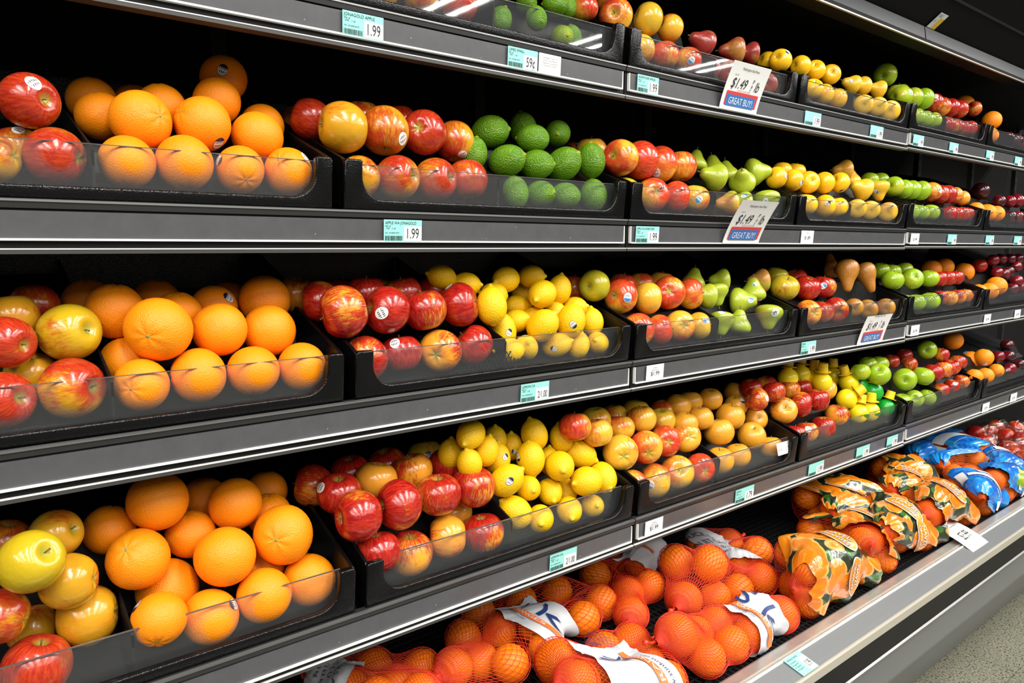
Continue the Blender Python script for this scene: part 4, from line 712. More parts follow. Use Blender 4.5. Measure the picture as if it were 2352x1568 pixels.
# ------------------------------------------------------------------ lettering
_TXT = {}
def text_geo(s, size, extrude=0):
    """triangles of a string in the xy plane, cap height about .7*size, origin at left baseline"""
    if s not in _TXT:
        cu = bpy.data.curves.new('txt','FONT'); cu.body = s; cu.size = 1.0; cu.resolution_u = 3; cu.fill_mode = 'FRONT'
        ob = bpy.data.objects.new('txt', cu); COL.objects.link(ob)
        dg = bpy.context.evaluated_depsgraph_get(); me = bpy.data.meshes.new_from_object(ob.evaluated_get(dg))
        v = np.array([tuple(p.co) for p in me.vertices]).reshape(-1,3); f = [tuple(p.vertices) for p in me.polygons]
        bpy.data.objects.remove(ob); bpy.data.curves.remove(cu); bpy.data.meshes.remove(me)
        _TXT[s] = (v, f)
    v, f = _TXT[s]; return v*size, f
class Print:
    """collects flat lettering and bars on a card lying in the xz plane and facing -y"""
    def __init__(s): s.v = []; s.f = []
    def add(s, v, f):
        o = len(s.v); s.v += [tuple(p) for p in v]; s.f += [tuple(i+o for i in q) for q in f]
    def text(s, t, x, z, size, sx=1.0, y=-.0012, shear=0, align='L', rot=0):
        v, f = text_geo(t, size)
        if len(v) == 0: return
        vx = v[:,0]*sx + v[:,1]*shear; vz = v[:,1].copy()
        if align == 'C': vx = vx-(vx.max()+vx.min())/2
        if align == 'R': vx = vx-vx.max()
        if rot: c_,s_ = math.cos(rot),math.sin(rot); vx, vz = vx*c_-vz*s_, vx*s_+vz*c_
        s.add(np.stack([vx+x, np.full(len(v), y), vz+z],1), f)
    def bar(s, x0, x1, z0, z1, y=-.0012):
        s.add([(x0,y,z0),(x1,y,z0),(x1,y,z1),(x0,y,z1)], [(0,1,2,3)])
    def build(s, name, mat, parent):
        return mesh_obj(name, pyd(name, s.v, s.f), mat, parent)

# ------------------------------------------------------------------ layout constants (metres)
LIP = {1:(.9976,1.6149), 2:(.986,1.3235), 3:(.967,1.0455), 4:(.950,.7257)}     # shelf front edge: y, z
FO = {1:.006, 2:.006, 3:.002, 4:-.014}
SX0, PITCH = -.144, .61
TILT = math.radians(20)
JOINTS = [-.144, 1.076, 2.296, 3.516]
SHELFN = {1:'top',2:'second',3:'third',4:'fourth'}
COLN = ['leftmost','second','third','fourth','fifth','rightmost']

# ------------------------------------------------------------------ floor, case shell
floor = mesh_obj('floor', box_me('floor', -4, 9, -6, 2.0, -.05, -.002), M['grout']); floor['kind'] = 'structure'
_tile = box_me('tile', -.1515,.1515,-.1515,.1515,-.004,0, .0006)
for i in range(13):
    for j in range(7):
        o = mesh_obj('tile', _tile, M['floor'], floor, (1.95+.3045*i+.06, -1.02+.3045*j, 0))
wall_for_reflections = mesh_obj('wall_for_reflections', box_me('wall_for_reflections', -5, 12, -5.4, -5.3, 0, 2.3), plain('reflection_wall_grey', (.22,.215,.20), .7)); wall_for_reflections['kind'] = 'structure'  # unseen wall, added to give the clear bin fronts something pale to reflect
case = empty('produce_display_case', (1.7,1.5,0))
tag(case, 'long black open refrigerated produce display case holding all the shelves', 'display case')
def cpart(name, me, mat): 
    o = mesh_obj(name, me, mat, case); o.location = (-1.7,-1.5,0); return o
cpart('back_panel', box_me('bp', -.5,5.2,1.50,1.54,.30,2.3), M['black_metal'])
M['liner'] = plain('dark_back_liner', (.005,.0045,.004), .7, 0, .2)
for k in range(9):
    x = -.144+k*.61
    cpart('liner_panel', box_me('lp', x+.012,x+.598,1.488,1.500,.50,1.90, .002), M['liner'])
M['standard'] = plain('slotted_standard_metal', (.018,.018,.018), .5, .2)
for k in range(10):
    x = -.144+k*.61
    bm = bmesh.new(); box_bm(bm, x-.014,x+.014,1.470,1.488,.45,1.95)
    for q in range(30): box_bm(bm, x-.004,x+.004,1.4685,1.4705,.50+q*.048,.50+q*.048+.026)
    cpart('slotted_upright', from_bm('su', bm), M['standard'])
M['canopy'] = plain('canopy_rail_metal', (.020,.022,.028), .4, .2, .3); M['fascia'] = plain('black_canopy_paint', (.004,.004,.004), .6, 0, .12)
# canopy above the top shelf
for a,b in ((-.144,1.076),(1.076,2.296),(2.296,3.516),(3.516,4.736)):
    prof = [(.968,1.864),(.974,1.899),(.984,1.899),(.980,1.864)]
    cpart('canopy_channel', prism_me('cc', prof, a+.003, b-.003), M['canopy'])
cpart('canopy_lower_trim', prism_me('clt', [(.966,1.852),(.966,1.862),(1.02,1.862),(1.02,1.852)], -.144, 4.736), M['fascia'])
cpart('canopy_reflection_line', prism_me('ctb', [(.964,1.850),(.964,1.853),(.970,1.853),(.970,1.850)], -.144, 4.736), M['tan'])  # thin tan bar standing in for the yellowish reflection below the canopy strip
cpart('canopy_fascia', prism_me('cf', [(.980,1.902),(.83,2.02),(.74,2.20),(.78,2.22),(1.0,2.05),(1.05,1.902)], -.144, 4.736), M['fascia'])
cpart('fascia_seam', prism_me('fs', [(.905,1.957),(.900,1.961),(.906,1.967),(.912,1.962)], -.144, 4.736), M['standard'])
cpart('fascia_seam', prism_me('fs', [(.83,2.016),(.823,2.022),(.829,2.03),(.837,2.024)], -.144, 4.736), M['standard'])
cpart('canopy_top', prism_me('ct', [(1.0,1.905),(1.5,1.905),(1.5,2.3),(1.0,2.06)], -.144, 4.736), M['black_metal'])

# ------------------------------------------------------------------ shelves: three sections on each level
def make_shelf(level, x0, x1, label, dz=0.0):
    y, z = LIP[level]; z += dz
    t = empty('shelf', ((x0+x1)/2, y, z)); tag(t, label, 'shelf', 'tilted shelves of the produce case')
    xm = (x0+x1)/2
    def part(name, prof, mat, a=x0+.0015, b=x1-.0015, bev=0):
        return mesh_obj(name, prism_me(name, prof, a-xm, b-xm, bev), mat, t)
    ca, sa = math.cos(TILT), math.sin(TILT); L = .47
    part('shelf_panel', [(.013,-.026),(.004+L*ca,-.029+L*sa),(.004+L*ca,-.042+L*sa),(.013,-.052)], M['black_metal'])
    part('front_lip', [(-.001,-.010),(-.002,-.002),(.002,0),(.014,0),(.014,-.010)], M['lip'])
    part('lip_highlight_edge', [(-.0032,-.0026),(-.0032,-.0002),(.0015,.0008),(.0015,-.0016)], M['chrome'])
    part('lip_recess', [(.003,-.0125),(.003,-.0100),(.012,-.0100),(.012,-.0125)], M['black_metal'])
    ch = part('price_channel', [(.0005,-.0435),(-.0012,-.0128),(.006,-.0128),(.006,-.0435)], M['channel'], x0+.010, x1-.010)
    part('channel_bottom_edge', [(-.003,-.0462),(-.003,-.0436),(.004,-.0436),(.004,-.0462)], M['bright'], x0+.010, x1-.010)
    for xa,xb in ((x0+.0085,x0+.0105),(x1-.0105,x1-.0085)):
        part('channel_end', [(-.0018,-.0455),(-.0018,-.0128),(.004,-.0128),(.004,-.0455)], M['bright'], xa, xb)
    part('channel_back', [(.004,-.056),(.004,-.0125),(.012,-.0125),(.012,-.056)], M['black_metal'])
    part('under_trim_line', [(-.0005,-.0562),(-.0005,-.0548),(.012,-.0548),(.012,-.0562)], M['bright'])
    part('under_trim', [(.0,-.0612),(.0,-.0562),(.02,-.0562),(.02,-.0612)], M['under'])
    return t
SECN = ['left','middle','right']
for lv in (1,2,3,4):
    for si in range(3):
        make_shelf(lv, JOINTS[si], JOINTS[si+1], f'black {SHELFN[lv]} shelf with grey price channel, {SECN[si]} section of the case', .0035 if si == 2 else 0)

# ------------------------------------------------------------------ fruit bins
BW = .592
def bin_meshes():
    ms = {}
    # front panel: posts with a U shaped cut-out; outline in xz, thickness in y, leaning 6 degrees forward
    H_, zb, pl, pr, R = .070, .0135, .029, .025, .034
    pts = [(0,-.002),(BW,-.002),(BW,H_-.004),(BW-.004,H_),(BW-pr+.003,H_),(BW-pr,H_-.003)]
    for k in range(9):
        a = math.radians(0-90*k/8); pts.append((BW-pr-R+R*math.cos(a)+0, zb+R+R*math.sin(a)))
    for k in range(9):
        a = math.radians(-90-90*k/8); pts.append((pl+R+R*math.cos(a), zb+R+R*math.sin(a)))
    pts += [(pl,H_-.003),(pl-.003,H_),(.004,H_),(0,H_-.004)]
    bm = bmesh.new(); lean = -math.tan(math.radians(6))
    f = [bm.verts.new((x, z*lean, z)) for x,z in pts]; b = [bm.verts.new((x, z*lean+.013, z)) for x,z in pts]
    fa = bm.faces.new(f); fb = bm.faces.new(b[::-1])
    for i in range(len(pts)):
        j = (i+1)%len(pts); bm.faces.new((f[j],f[i],b[i],b[j]))
    bmesh.ops.recalc_face_normals(bm, faces=bm.faces[:])
    ed = [e for e in fa.edges]+[e for e in fb.edges]
    bmesh.ops.bevel(bm, geom=ed, offset=.0032, segments=3, profile=.5, affect='EDGES')
    ms['front_panel'] = from_bm('front_panel', bm, True)
    D_, sl = .40, math.tan(TILT)
    wall = [(.006,-.002),(-.0015,.066),(.002,.0695),(.010,.0735),(D_,.0695+D_*sl),(D_,-.002+D_*sl)]
    for nm,xa,xb in (('side_wall',0,.006),):
        ms[nm] = prism_me(nm, wall, xa, xb, .0012)
    ms['divider'] = prism_me('divider', [(.020,.004),(.0155,.058),(.020,.063),(D_-.01,.063+(D_-.02)*sl),(D_-.01,.004+(D_-.02)*sl)], -.0015, .0015)
    ms['bin_floor'] = prism_me('bin_floor', [(.012,-.001),(D_,-.001+(D_-.02)*sl),(D_,-.005+(D_-.02)*sl),(.012,-.005)], .004, BW-.004)
    ms['back_wall'] = prism_me('back_wall', [(D_-.006,-.002+(D_-.02)*sl),(D_-.006,.065+D_*sl),(D_,.065+D_*sl),(D_,-.002+(D_-.02)*sl)], .003, BW-.003)
    ms['clear_front'] = prism_me('clear_front', [(.0142,.004),(.0142,.0645),(.0170,.0648),(.0170,.004)], .020, BW-.016)
    ms['clear_front_edge'] = prism_me('clear_front_edge', [(.0141,.0645),(.0141,.0654),(.0171,.0654),(.0171,.0645)], .020, BW-.016)
    return ms
BM_ = bin_meshes()
BINTXT = {(1,1):'yellow-red apples and small limes',(1,2):'blushed apples and red pears',(1,3):'golden apples and yellow pears',(1,4):'green and red apples',(1,5):'oranges and dark plums',
 (2,0):'red apples and oranges',(2,1):'yellow-red apples and limes',(2,2):'blushed apples and green pears',(2,3):'golden apples and yellow pears',(2,4):'green and red apples',(2,5):'oranges and plums',
 (3,0):'large apples and oranges',(3,1):'red apples and lemons',(3,2):'blushed apples and green pears',(3,3):'red apples and brown pears',(3,4):'green and red apples',(3,5):'oranges and plums',
 (4,0):'large apples and oranges',(4,1):'red apples and lemons',(4,2):'blushed apples and asian pears',(4,3):'red apples and juice bottles',(4,4):'green and red apples',(4,5):'oranges and plums'}
for (lv,ci),txt in BINTXT.items():
    y, z = LIP[lv]; x = SX0+PITCH*ci+.014
    t = empty('fruit_bin', (x, y+.0045, z+.0032+(.0035 if ci > 3 else 0))); tag(t, f'black plastic {COLN[ci]} bin on {SHELFN[lv]} shelf holding {txt}', 'bin', 'clear fronted fruit bins')
    mesh_obj('front_panel', BM_['front_panel'], M['black_plastic'], t)
    mesh_obj('side_wall', BM_['side_wall'], M['black_plastic'], t); mesh_obj('side_wall', BM_['side_wall'], M['black_plastic'], t, (BW-.006,0,0))
    dz = .004+FO[lv]
    mesh_obj('bin_floor', BM_['bin_floor'], M['black_plastic'], t, (0,0,dz-.0088))
    mesh_obj('back_wall', BM_['back_wall'], M['black_plastic'], t)
    mesh_obj('divider', BM_['divider'], M['black_metal'], t, (.295,0,0))
    a = mesh_obj('clear_front', BM_['clear_front'], M['acrylic'], t); a['label'] = 'clear acrylic front'
    mesh_obj('clear_front_edge', BM_['clear_front_edge'], M['clear_edge'], a)
    if (lv,ci) == (3,1):      # a black diamond mesh standing up behind the clear front
        bm = bmesh.new(); xa, xb, st_ = .125, .385, .0085
        def ztop(x): return .008+.040*max(0,min(1,(x-xa)/.20))*(1 if x < .30 else max(0,(xb-x)/.085))
        for k in range(-8, 40):
            for sg in (1,-1):
                pts = []
                for q in range(14):
                    zz = .006+q*.0035; xx = xa+k*st_+sg*(zz-.006)*.62
                    if xa < xx < xb and zz < ztop(xx): pts.append((xx,zz))
                if len(pts) > 1:
                    (x0_,z0_),(x1_,z1_) = pts[0],pts[-1]
                    vs = [bm.verts.new(v_) for v_ in ((x0_-.0007,.0182,z0_),(x0_+.0007,.0182,z0_),(x1_+.0007,.0182,z1_),(x1_-.0007,.0182,z1_),(x0_-.0007,.0194,z0_),(x0_+.0007,.0194,z0_),(x1_+.0007,.0194,z1_),(x1_-.0007,.0194,z1_))]
                    for f_ in ((0,1,2,3),(7,6,5,4),(0,4,5,1),(2,6,7,3),(1,5,6,2),(0,3,7,4)): bm.faces.new([vs[i] for i in f_])
        ml = mesh_obj('diamond_mesh', from_bm('diamond_mesh', bm), M['black_metal'], t); ml['label'] = 'black diamond mesh'; ml['kind'] = 'stuff'
    for side in 'LR':
        pr = RISERS.get((lv,ci,side))
        if not pr or max(pr) < .004: continue
        oy, oz = .026, .004+FO[lv]
        up = [(oy+.02*i*math.cos(TILT)-h*math.sin(TILT), oz+.02*i*math.sin(TILT)+h*math.cos(TILT)) for i,h in enumerate(pr) if .02*i < .355]
        dn = [(oy+.35*math.cos(TILT), oz-.001+.35*math.sin(TILT)), (oy, oz-.001)]
        xa,xb = (.010,.290) if side == 'L' else (.300,.582)
        # keep the profile single valued in y
        cl = [up[0]]
        for p in up[1:]:
            if p[0] > cl[-1][0]+.003: cl.append(p)
        mesh_obj('riser_insert', prism_me('riser', cl+dn, xa, xb), M['black_metal'], t)
# ------------------------------------------------------------------ fruit materials (obj.color.r = blush, .g = tone)
def fruit_frame(t):
    c = t.coord('Object'); x = t.xyz(c)
    oi = t.node('ShaderNodeObjectInfo'); cs = t.node('ShaderNodeSeparateColor'); t.l.new(oi.outputs['Color'], cs.inputs[0])
    return c, x, cs.outputs[0], oi.outputs['Random']
def mk_apple(name, base, base2, red, red2, streak=.55, dots=.35, rough=.22, gate=1.0, stemc=(.32,.36,.05), green=None):
    t = NT(name); c, x, bl, rnd = fruit_frame(t)
    off = t.node('ShaderNodeVectorMath', operation='ADD'); t.l.new(c, off.inputs[0])
    rr = t.math('MULTIPLY', rnd, 37.0); t.l.new(t.comb(rr, rr, rr), off.inputs[1]); pc = off.outputs[0]
    rho = t.math('SQRT', t.math('ADD', t.math('ADD', t.math('MULTIPLY', x[0], x[0]), t.math('MULTIPLY', x[1], x[1])), .004))
    ux = t.math('DIVIDE', x[0], rho); uy = t.math('DIVIDE', x[1], rho)
    sv = t.comb(t.math('ADD', ux, rr), t.math('ADD', uy, rr), t.math('MULTIPLY', x[2], .55))
    st = t.noise(sv, 9.5, 4, .65); st2 = t.noise(sv, 26, 2, .6)
    blot = t.noise(pc, 2.2, 2, .5)
    ang = t.math('MULTIPLY', t.math('ADD', t.math('MULTIPLY', x[0], .9), t.math('MULTIPLY', x[1], -.5)), 1.0)
    f = t.math('ADD', t.math('MULTIPLY', t.math('SUBTRACT', bl, .5), 1.75*gate), t.math('MULTIPLY', ang, .85))
    f = t.math('ADD', f, t.math('MULTIPLY', t.math('SUBTRACT', blot, .5), 1.5))
    f = t.math('ADD', f, t.math('MULTIPLY', t.math('SUBTRACT', st, .5), 2.2*streak))
    f = t.math('ADD', f, t.math('MULTIPLY', t.math('SUBTRACT', st2, .5), .9*streak))
    f = t.math('ADD', f, t.math('MULTIPLY', x[2], .25))
    m = t.ramp(f, -.32, .42)
    b = t.mix(blot, base, base2)
    if green: b = t.mix(t.ramp(bl, .30, .03), b, green)
    r = t.mix(t.ramp(st, .35, .7), red, red2)
    col = t.mix(m, b, r)
    dt = t.ramp(t.voronoi(c, 17), .10, .045); col = t.mix(t.math('MULTIPLY', dt, dots), col, (.88,.62,.30))
    # stem bowl and blossom end keep the ground colour
    pole = t.ramp(rho, .17, .05); col = t.mix(t.math('MULTIPLY', pole, .8), col, stemc)
    t.col(col); t.set(rough=rough, spec=.5, coat=.25, coatr=.12)
    t.bump(t.noise(c, 9, 2), .05, .02); return t.m
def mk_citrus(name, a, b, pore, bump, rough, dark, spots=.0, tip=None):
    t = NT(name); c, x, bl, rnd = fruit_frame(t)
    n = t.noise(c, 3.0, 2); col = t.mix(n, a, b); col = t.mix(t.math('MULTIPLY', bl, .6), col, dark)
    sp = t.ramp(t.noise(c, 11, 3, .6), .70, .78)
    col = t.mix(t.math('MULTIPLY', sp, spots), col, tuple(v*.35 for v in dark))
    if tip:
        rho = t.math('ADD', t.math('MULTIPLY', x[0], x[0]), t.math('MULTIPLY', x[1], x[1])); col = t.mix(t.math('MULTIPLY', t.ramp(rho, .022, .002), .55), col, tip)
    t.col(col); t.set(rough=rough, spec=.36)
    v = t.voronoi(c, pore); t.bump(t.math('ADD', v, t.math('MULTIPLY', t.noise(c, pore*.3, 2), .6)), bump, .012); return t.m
FM = {
 'jonagold': mk_apple('red_yellow_apple_skin', (.60,.36,.012), (.62,.22,.012), (.33,.014,.007), (.50,.05,.010), .65, .30, green=(.52,.36,.010)),
 'honeycrisp': mk_apple('blushed_apple_skin', (.78,.38,.035), (.70,.44,.03), (.50,.022,.012), (.66,.09,.018), .55, .30, green=(.44,.38,.015)),
 'gala': mk_apple('red_striped_apple_skin', (.80,.36,.03), (.74,.26,.02), (.27,.004,.006), (.50,.030,.010), .85, .40, green=(.45,.38,.015)),
 'granny': mk_apple('green_apple_skin', (.24,.40,.010), (.32,.46,.016), (.50,.45,.02), (.55,.55,.05), .15, .35, .18, .55, (.20,.34,.03)),
 'golden': mk_apple('golden_apple_skin', (.88,.52,.008), (.90,.48,.010), (.86,.34,.012), (.86,.38,.012), .15, .12, .25, .6, (.62,.55,.05)),
 'plum': mk_apple('dark_red_fruit_skin', (.030,.006,.008), (.05,.008,.010), (.20,.006,.012), (.12,.004,.010), .3, .2, .15, 1.0, (.05,.01,.01)),
 'green_pear': mk_apple('green_pear_skin', (.31,.40,.015), (.40,.46,.03), (.62,.24,.04), (.70,.36,.08), .15, .25, .32, 1.0, (.28,.30,.05)),
 'yellow_pear': mk_apple('yellow_pear_skin', (.82,.47,.015), (.80,.48,.03), (.62,.30,.03), (.70,.36,.04), .2, .2, .32, .9, (.45,.32,.06)),
 'red_pear': mk_apple('red_pear_skin', (.42,.20,.04), (.50,.25,.05), (.26,.022,.018), (.34,.045,.030), .3, .25, .30, 1.0, (.22,.10,.03)),
 'bosc_pear': mk_apple('russet_pear_skin', (.42,.19,.016), (.48,.23,.022), (.32,.11,.012), (.46,.19,.025), .3, .3, .42, 1.0, (.30,.18,.04)),
 'asian_pear': mk_apple('russet_gold_pear_skin', (.74,.34,.020), (.66,.29,.016), (.46,.20,.015), (.60,.30,.03), .15, .45, .38, 1.0, (.40,.25,.05)),
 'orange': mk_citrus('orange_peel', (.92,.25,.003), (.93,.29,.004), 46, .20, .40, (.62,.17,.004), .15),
 'lemon': mk_citrus('lemon_peel', (.82,.47,.003), (.86,.53,.004), 26, .24, .36, (.72,.45,.01), .25, (.62,.50,.03)),
 'lime': mk_citrus('lime_peel', (.055,.165,.004), (.15,.30,.008), 24, .35, .24, (.50,.55,.012), .0, (.34,.36,.03)),
}
M['stem'] = plain('apple_stem', (.16,.085,.03), .6); M['button'] = plain('orange_stem_button', (.20,.24,.07), .6)

# ------------------------------------------------------------------ fruit shapes (unit diameter, stem towards +z)
def lathe(name, prof, seg=28, lobes=None):
    v = []; f = []; n = len(prof)
    for i,(r,z) in enumerate(prof):
        if i in (0,n-1): v.append((0,0,z)); continue
        for k in range(seg):
            a = 2*math.pi*k/seg; rr, zz = r, z
            if lobes: rr, zz = lobes(r, z, a, i/(n-1))
            v.append((rr*math.cos(a), rr*math.sin(a), zz))
    R = lambda i,k: 1+(i-1)*seg+k%seg
    for k in range(seg): f.append((0, R(1,k), R(1,k+1)))
    for i in range(1,n-2):
        for k in range(seg): f.append((R(i,k), R(i+1,k), R(i+1,k+1), R(i,k+1)))
    last = len(v)-1
    for k in range(seg): f.append((R(n-2,k), last, R(n-2,k+1)))
    return pyd(name, v, f, True)
def apple_mesh(name, tall, top=.34, bot=.22, lob=.018, shoulder=0.0):
    prof = []
    for i in range(21):
        p = math.pi*i/20; d = .5*(1-top*math.exp(-(p/.36)**2)-bot*math.exp(-((math.pi-p)/.36)**2))
        w = d*math.sin(p)*(1+shoulder*math.cos(p)); prof.append((w, d*math.cos(p)*tall))
    mxr = max(r for r,z in prof); prof = [(r*.5/mxr, z*.5/mxr) for r,z in prof]
    return lathe(name, prof, 30, lambda r,z,a,u: (r*(1+lob*(u**2)*math.cos(5*a)), z+(.014*math.cos(5*a) if u > .86 else 0)))
def curve_mesh(name, pts, seg=28, lob=0):
    """smooth profile through control points (r,z) from +z to -z"""
    P = [Vector(p) for p in pts]; out = []
    for i in range(len(P)-1):
        p0, p1, p2, p3 = P[max(i-1,0)], P[i], P[i+1], P[min(i+2,len(P)-1)]
        for k in range(3):
            t = k/3; out.append(.5*((2*p1)+(p2-p0)*t+(2*p0-5*p1+4*p2-p3)*t*t+(3*p1-p0-3*p2+p3)*t**3))
    out.append(P[-1]); prof = [(max(0,p.x),p.y) for p in out]
    return lathe(name, prof, seg, (lambda r,z,a,u: (r*(1+lob*math.cos(3*a+1)), z)) if lob else None)
def orange_mesh():
    prof = []
    for i in range(23):
        p = math.pi*i/22; d = .5*(1-.055*math.exp(-(p/.22)**2)-.02*math.exp(-((math.pi-p)/.25)**2)); prof.append((d*math.sin(p), d*math.cos(p)*.97))
    def lob(r,z,a,u):
        g = math.exp(-((u-.10)/.07)**2)*.010*math.cos(7*a); return (r*(1+.004*math.cos(3*a)), z+g)
    return lathe('orange', prof, 32, lob)
PEAR = [(0,.60),(.05,.60),(.13,.55),(.20,.40),(.27,.20),(.38,.0),(.445,-.20),(.42,-.40),(.27,-.53),(.10,-.545),(0,-.52)]
FMESH = {'jonagold':apple_mesh('apple',1.03), 'honeycrisp':apple_mesh('apple',.93), 'gala':apple_mesh('apple',.95,.36,.24,.025,.05), 'granny':apple_mesh('apple',.93,.36), 'golden':apple_mesh('apple',.93),
 'plum':apple_mesh('plum',.98,.20,.06,.004), 'asian_pear':apple_mesh('pear',.93,.26,.18,.006),
 'green_pear':curve_mesh('pear',[(r*1.14,z*.80) for r,z in PEAR],28,.012), 'yellow_pear':curve_mesh('pear',[(r*1.14,z*.80) for r,z in PEAR],28,.012),
 'red_pear':curve_mesh('pear',[(r*1.12,z*.84) for r,z in PEAR],28,.012), 'bosc_pear':curve_mesh('pear',[(r*1.0,z*1.15+.02) for r,z in PEAR],28,.01),
 'orange':orange_mesh(),
 'lemon':curve_mesh('lemon',[(0,.645),(.035,.64),(.07,.60),(.12,.545),(.25,.46),(.39,.28),(.455,.0),(.40,-.27),(.26,-.45),(.10,-.535),(.05,-.57),(0,-.575)],28,.01),
 'lime':curve_mesh('lime',[(0,.60),(.04,.595),(.08,.555),(.22,.49),(.39,.30),(.465,.0),(.40,-.29),(.22,-.49),(.06,-.55),(0,-.555)],28,.008)}
for k,me in FMESH.items(): me.materials.append(FM[k])
BVH = {k: BVHTree.FromPolygons([v.co for v in me.vertices],[tuple(p.vertices) for p in me.polygons]) for k,me in FMESH.items()}
def tube(pts, rad, seg=6, name='tube', cap=True):
    v = []; f = []; n = len(pts)
    for i,p in enumerate(pts):
        p = Vector(p); d = (Vector(pts[min(i+1,n-1)])-Vector(pts[max(i-1,0)])).normalized()
        a = d.orthogonal().normalized(); b = d.cross(a); r = rad[i] if isinstance(rad,(list,tuple)) else rad
        for k in range(seg):
            w = 2*math.pi*k/seg; v.append(p+a*math.cos(w)*r+b*math.sin(w)*r)
    for i in range(n-1):
        for k in range(seg): f.append((i*seg+k, i*seg+(k+1)%seg, (i+1)*seg+(k+1)%seg, (i+1)*seg+k))
    if cap: f.append(tuple(range(seg))[::-1]); f.append(tuple((n-1)*seg+k for k in range(seg)))
    return pyd(name, v, f, True)
STEM_ME = tube([(0,0,.28),(.008,0,.34),(.020,.006,.40),(.042,.012,.455)],[.018,.013,.013,.020],6,'stem'); STEM_ME.materials.append(M['stem'])
PSTEM_ME = tube([(0,0,.42),(.01,0,.52),(.03,.01,.62)],[.026,.022,.03],6,'stem'); PSTEM_ME.materials.append(M['stem'])
def button_mesh():
    v = [(0,0,.470)]; 
    for k in range(10):
        a = 2*math.pi*k/10; r = .042 if k%2 else .026; v.append((r*math.cos(a), r*math.sin(a), .458))
    for k in range(10):
        a = 2*math.pi*k/10; r = .044 if k%2 else .028; v.append((r*math.cos(a), r*math.sin(a), .44))
    f = [(0,1+k,1+(k+1)%10) for k in range(10)]+[(1+k,11+k,11+(k+1)%10,1+(k+1)%10) for k in range(10)]
    return pyd('stem_button', v, f, True)
BUT_ME = button_mesh(); BUT_ME.materials.append(M['button'])

# ------------------------------------------------------------------ fruit stickers
def mk_sticker(name, bg, fg, band):
    t = NT(name); uv = t.coord('UV'); x = t.xyz(uv)
    lines = t.math('GREATER_THAN', t.math('SINE', t.math('MULTIPLY', x[0], 40.0)), -.1)
    rows = t.math('GREATER_THAN', t.math('SINE', t.math('MULTIPLY', x[1], 21.0)), -.3)
    n = t.math('GREATER_THAN', t.noise(uv, 16, 1), .36)
    ink = t.math('MULTIPLY', t.math('MULTIPLY', lines, rows), n)
    r = t.math('SQRT', t.math('ADD', t.math('POWER', t.math('SUBTRACT', x[0], .5), 2), t.math('POWER', t.math('SUBTRACT', x[1], .5), 2)))
    inner = t.math('LESS_THAN', r, .36); col = t.mix(t.math('MULTIPLY', ink, inner), bg, fg)
    lo = t.math('LESS_THAN', x[1], band[0]); col = t.mix(lo, col, band[1]); rim = t.math('GREATER_THAN', r, .455); col = t.mix(rim, col, band[2])
    t.col(col); t.set(rough=.3, coat=.3); return t.m
STK = {'w':mk_sticker('white_fruit_sticker',(.85,.85,.83),(.02,.02,.03),(.10,(.75,.75,.74),(.85,.85,.83))),
       'd':mk_sticker('navy_fruit_sticker',(.80,.80,.80),(.01,.01,.02),(.30,(.012,.014,.05),(.012,.014,.05))),
       'b':mk_sticker('blue_fruit_sticker',(.85,.87,.90),(.05,.08,.15),(.42,(.05,.25,.55),(.85,.87,.9)))}
def sticker_mesh(kind, d, size, roll):
    d = d.normalized(); a = d.orthogonal().normalized(); b = d.cross(a); q = Quaternion(d, roll); a.rotate(q); b.rotate(q)
    bv = BVH[kind]; v = []; uv = []; f = []; rings, seg = 3, 16
    for r in range(rings+1):
        for k in range(seg if r else 1):
            w = 2*math.pi*k/seg; rr = r/rings; px, py = rr*math.cos(w)*.82, rr*math.sin(w)
            dd = (d+a*px*size+b*py*size).normalized()
            hit = bv.ray_cast(dd*2, -dd); p = hit[0] if hit[0] else dd*.5
            nrm = hit[1] if hit[0] else dd
            v.append(p+nrm*.007); uv.append((.5+.5*rr*math.cos(w), .5+.5*rr*math.sin(w)))
    f += [(0,1+k,1+(k+1)%seg) for k in range(seg)]
    for r in range(1,rings):
        for k in range(seg): f.append((1+(r-1)*seg+k, 1+r*seg+k, 1+r*seg+(k+1)%seg, 1+(r-1)*seg+(k+1)%seg))
    me = pyd('sticker', v, f, True); ul = me.uv_layers.new(name='UVMap')
    for lp in me.loops: ul.data[lp.index].uv = uv[lp.vertex_index]
    return me

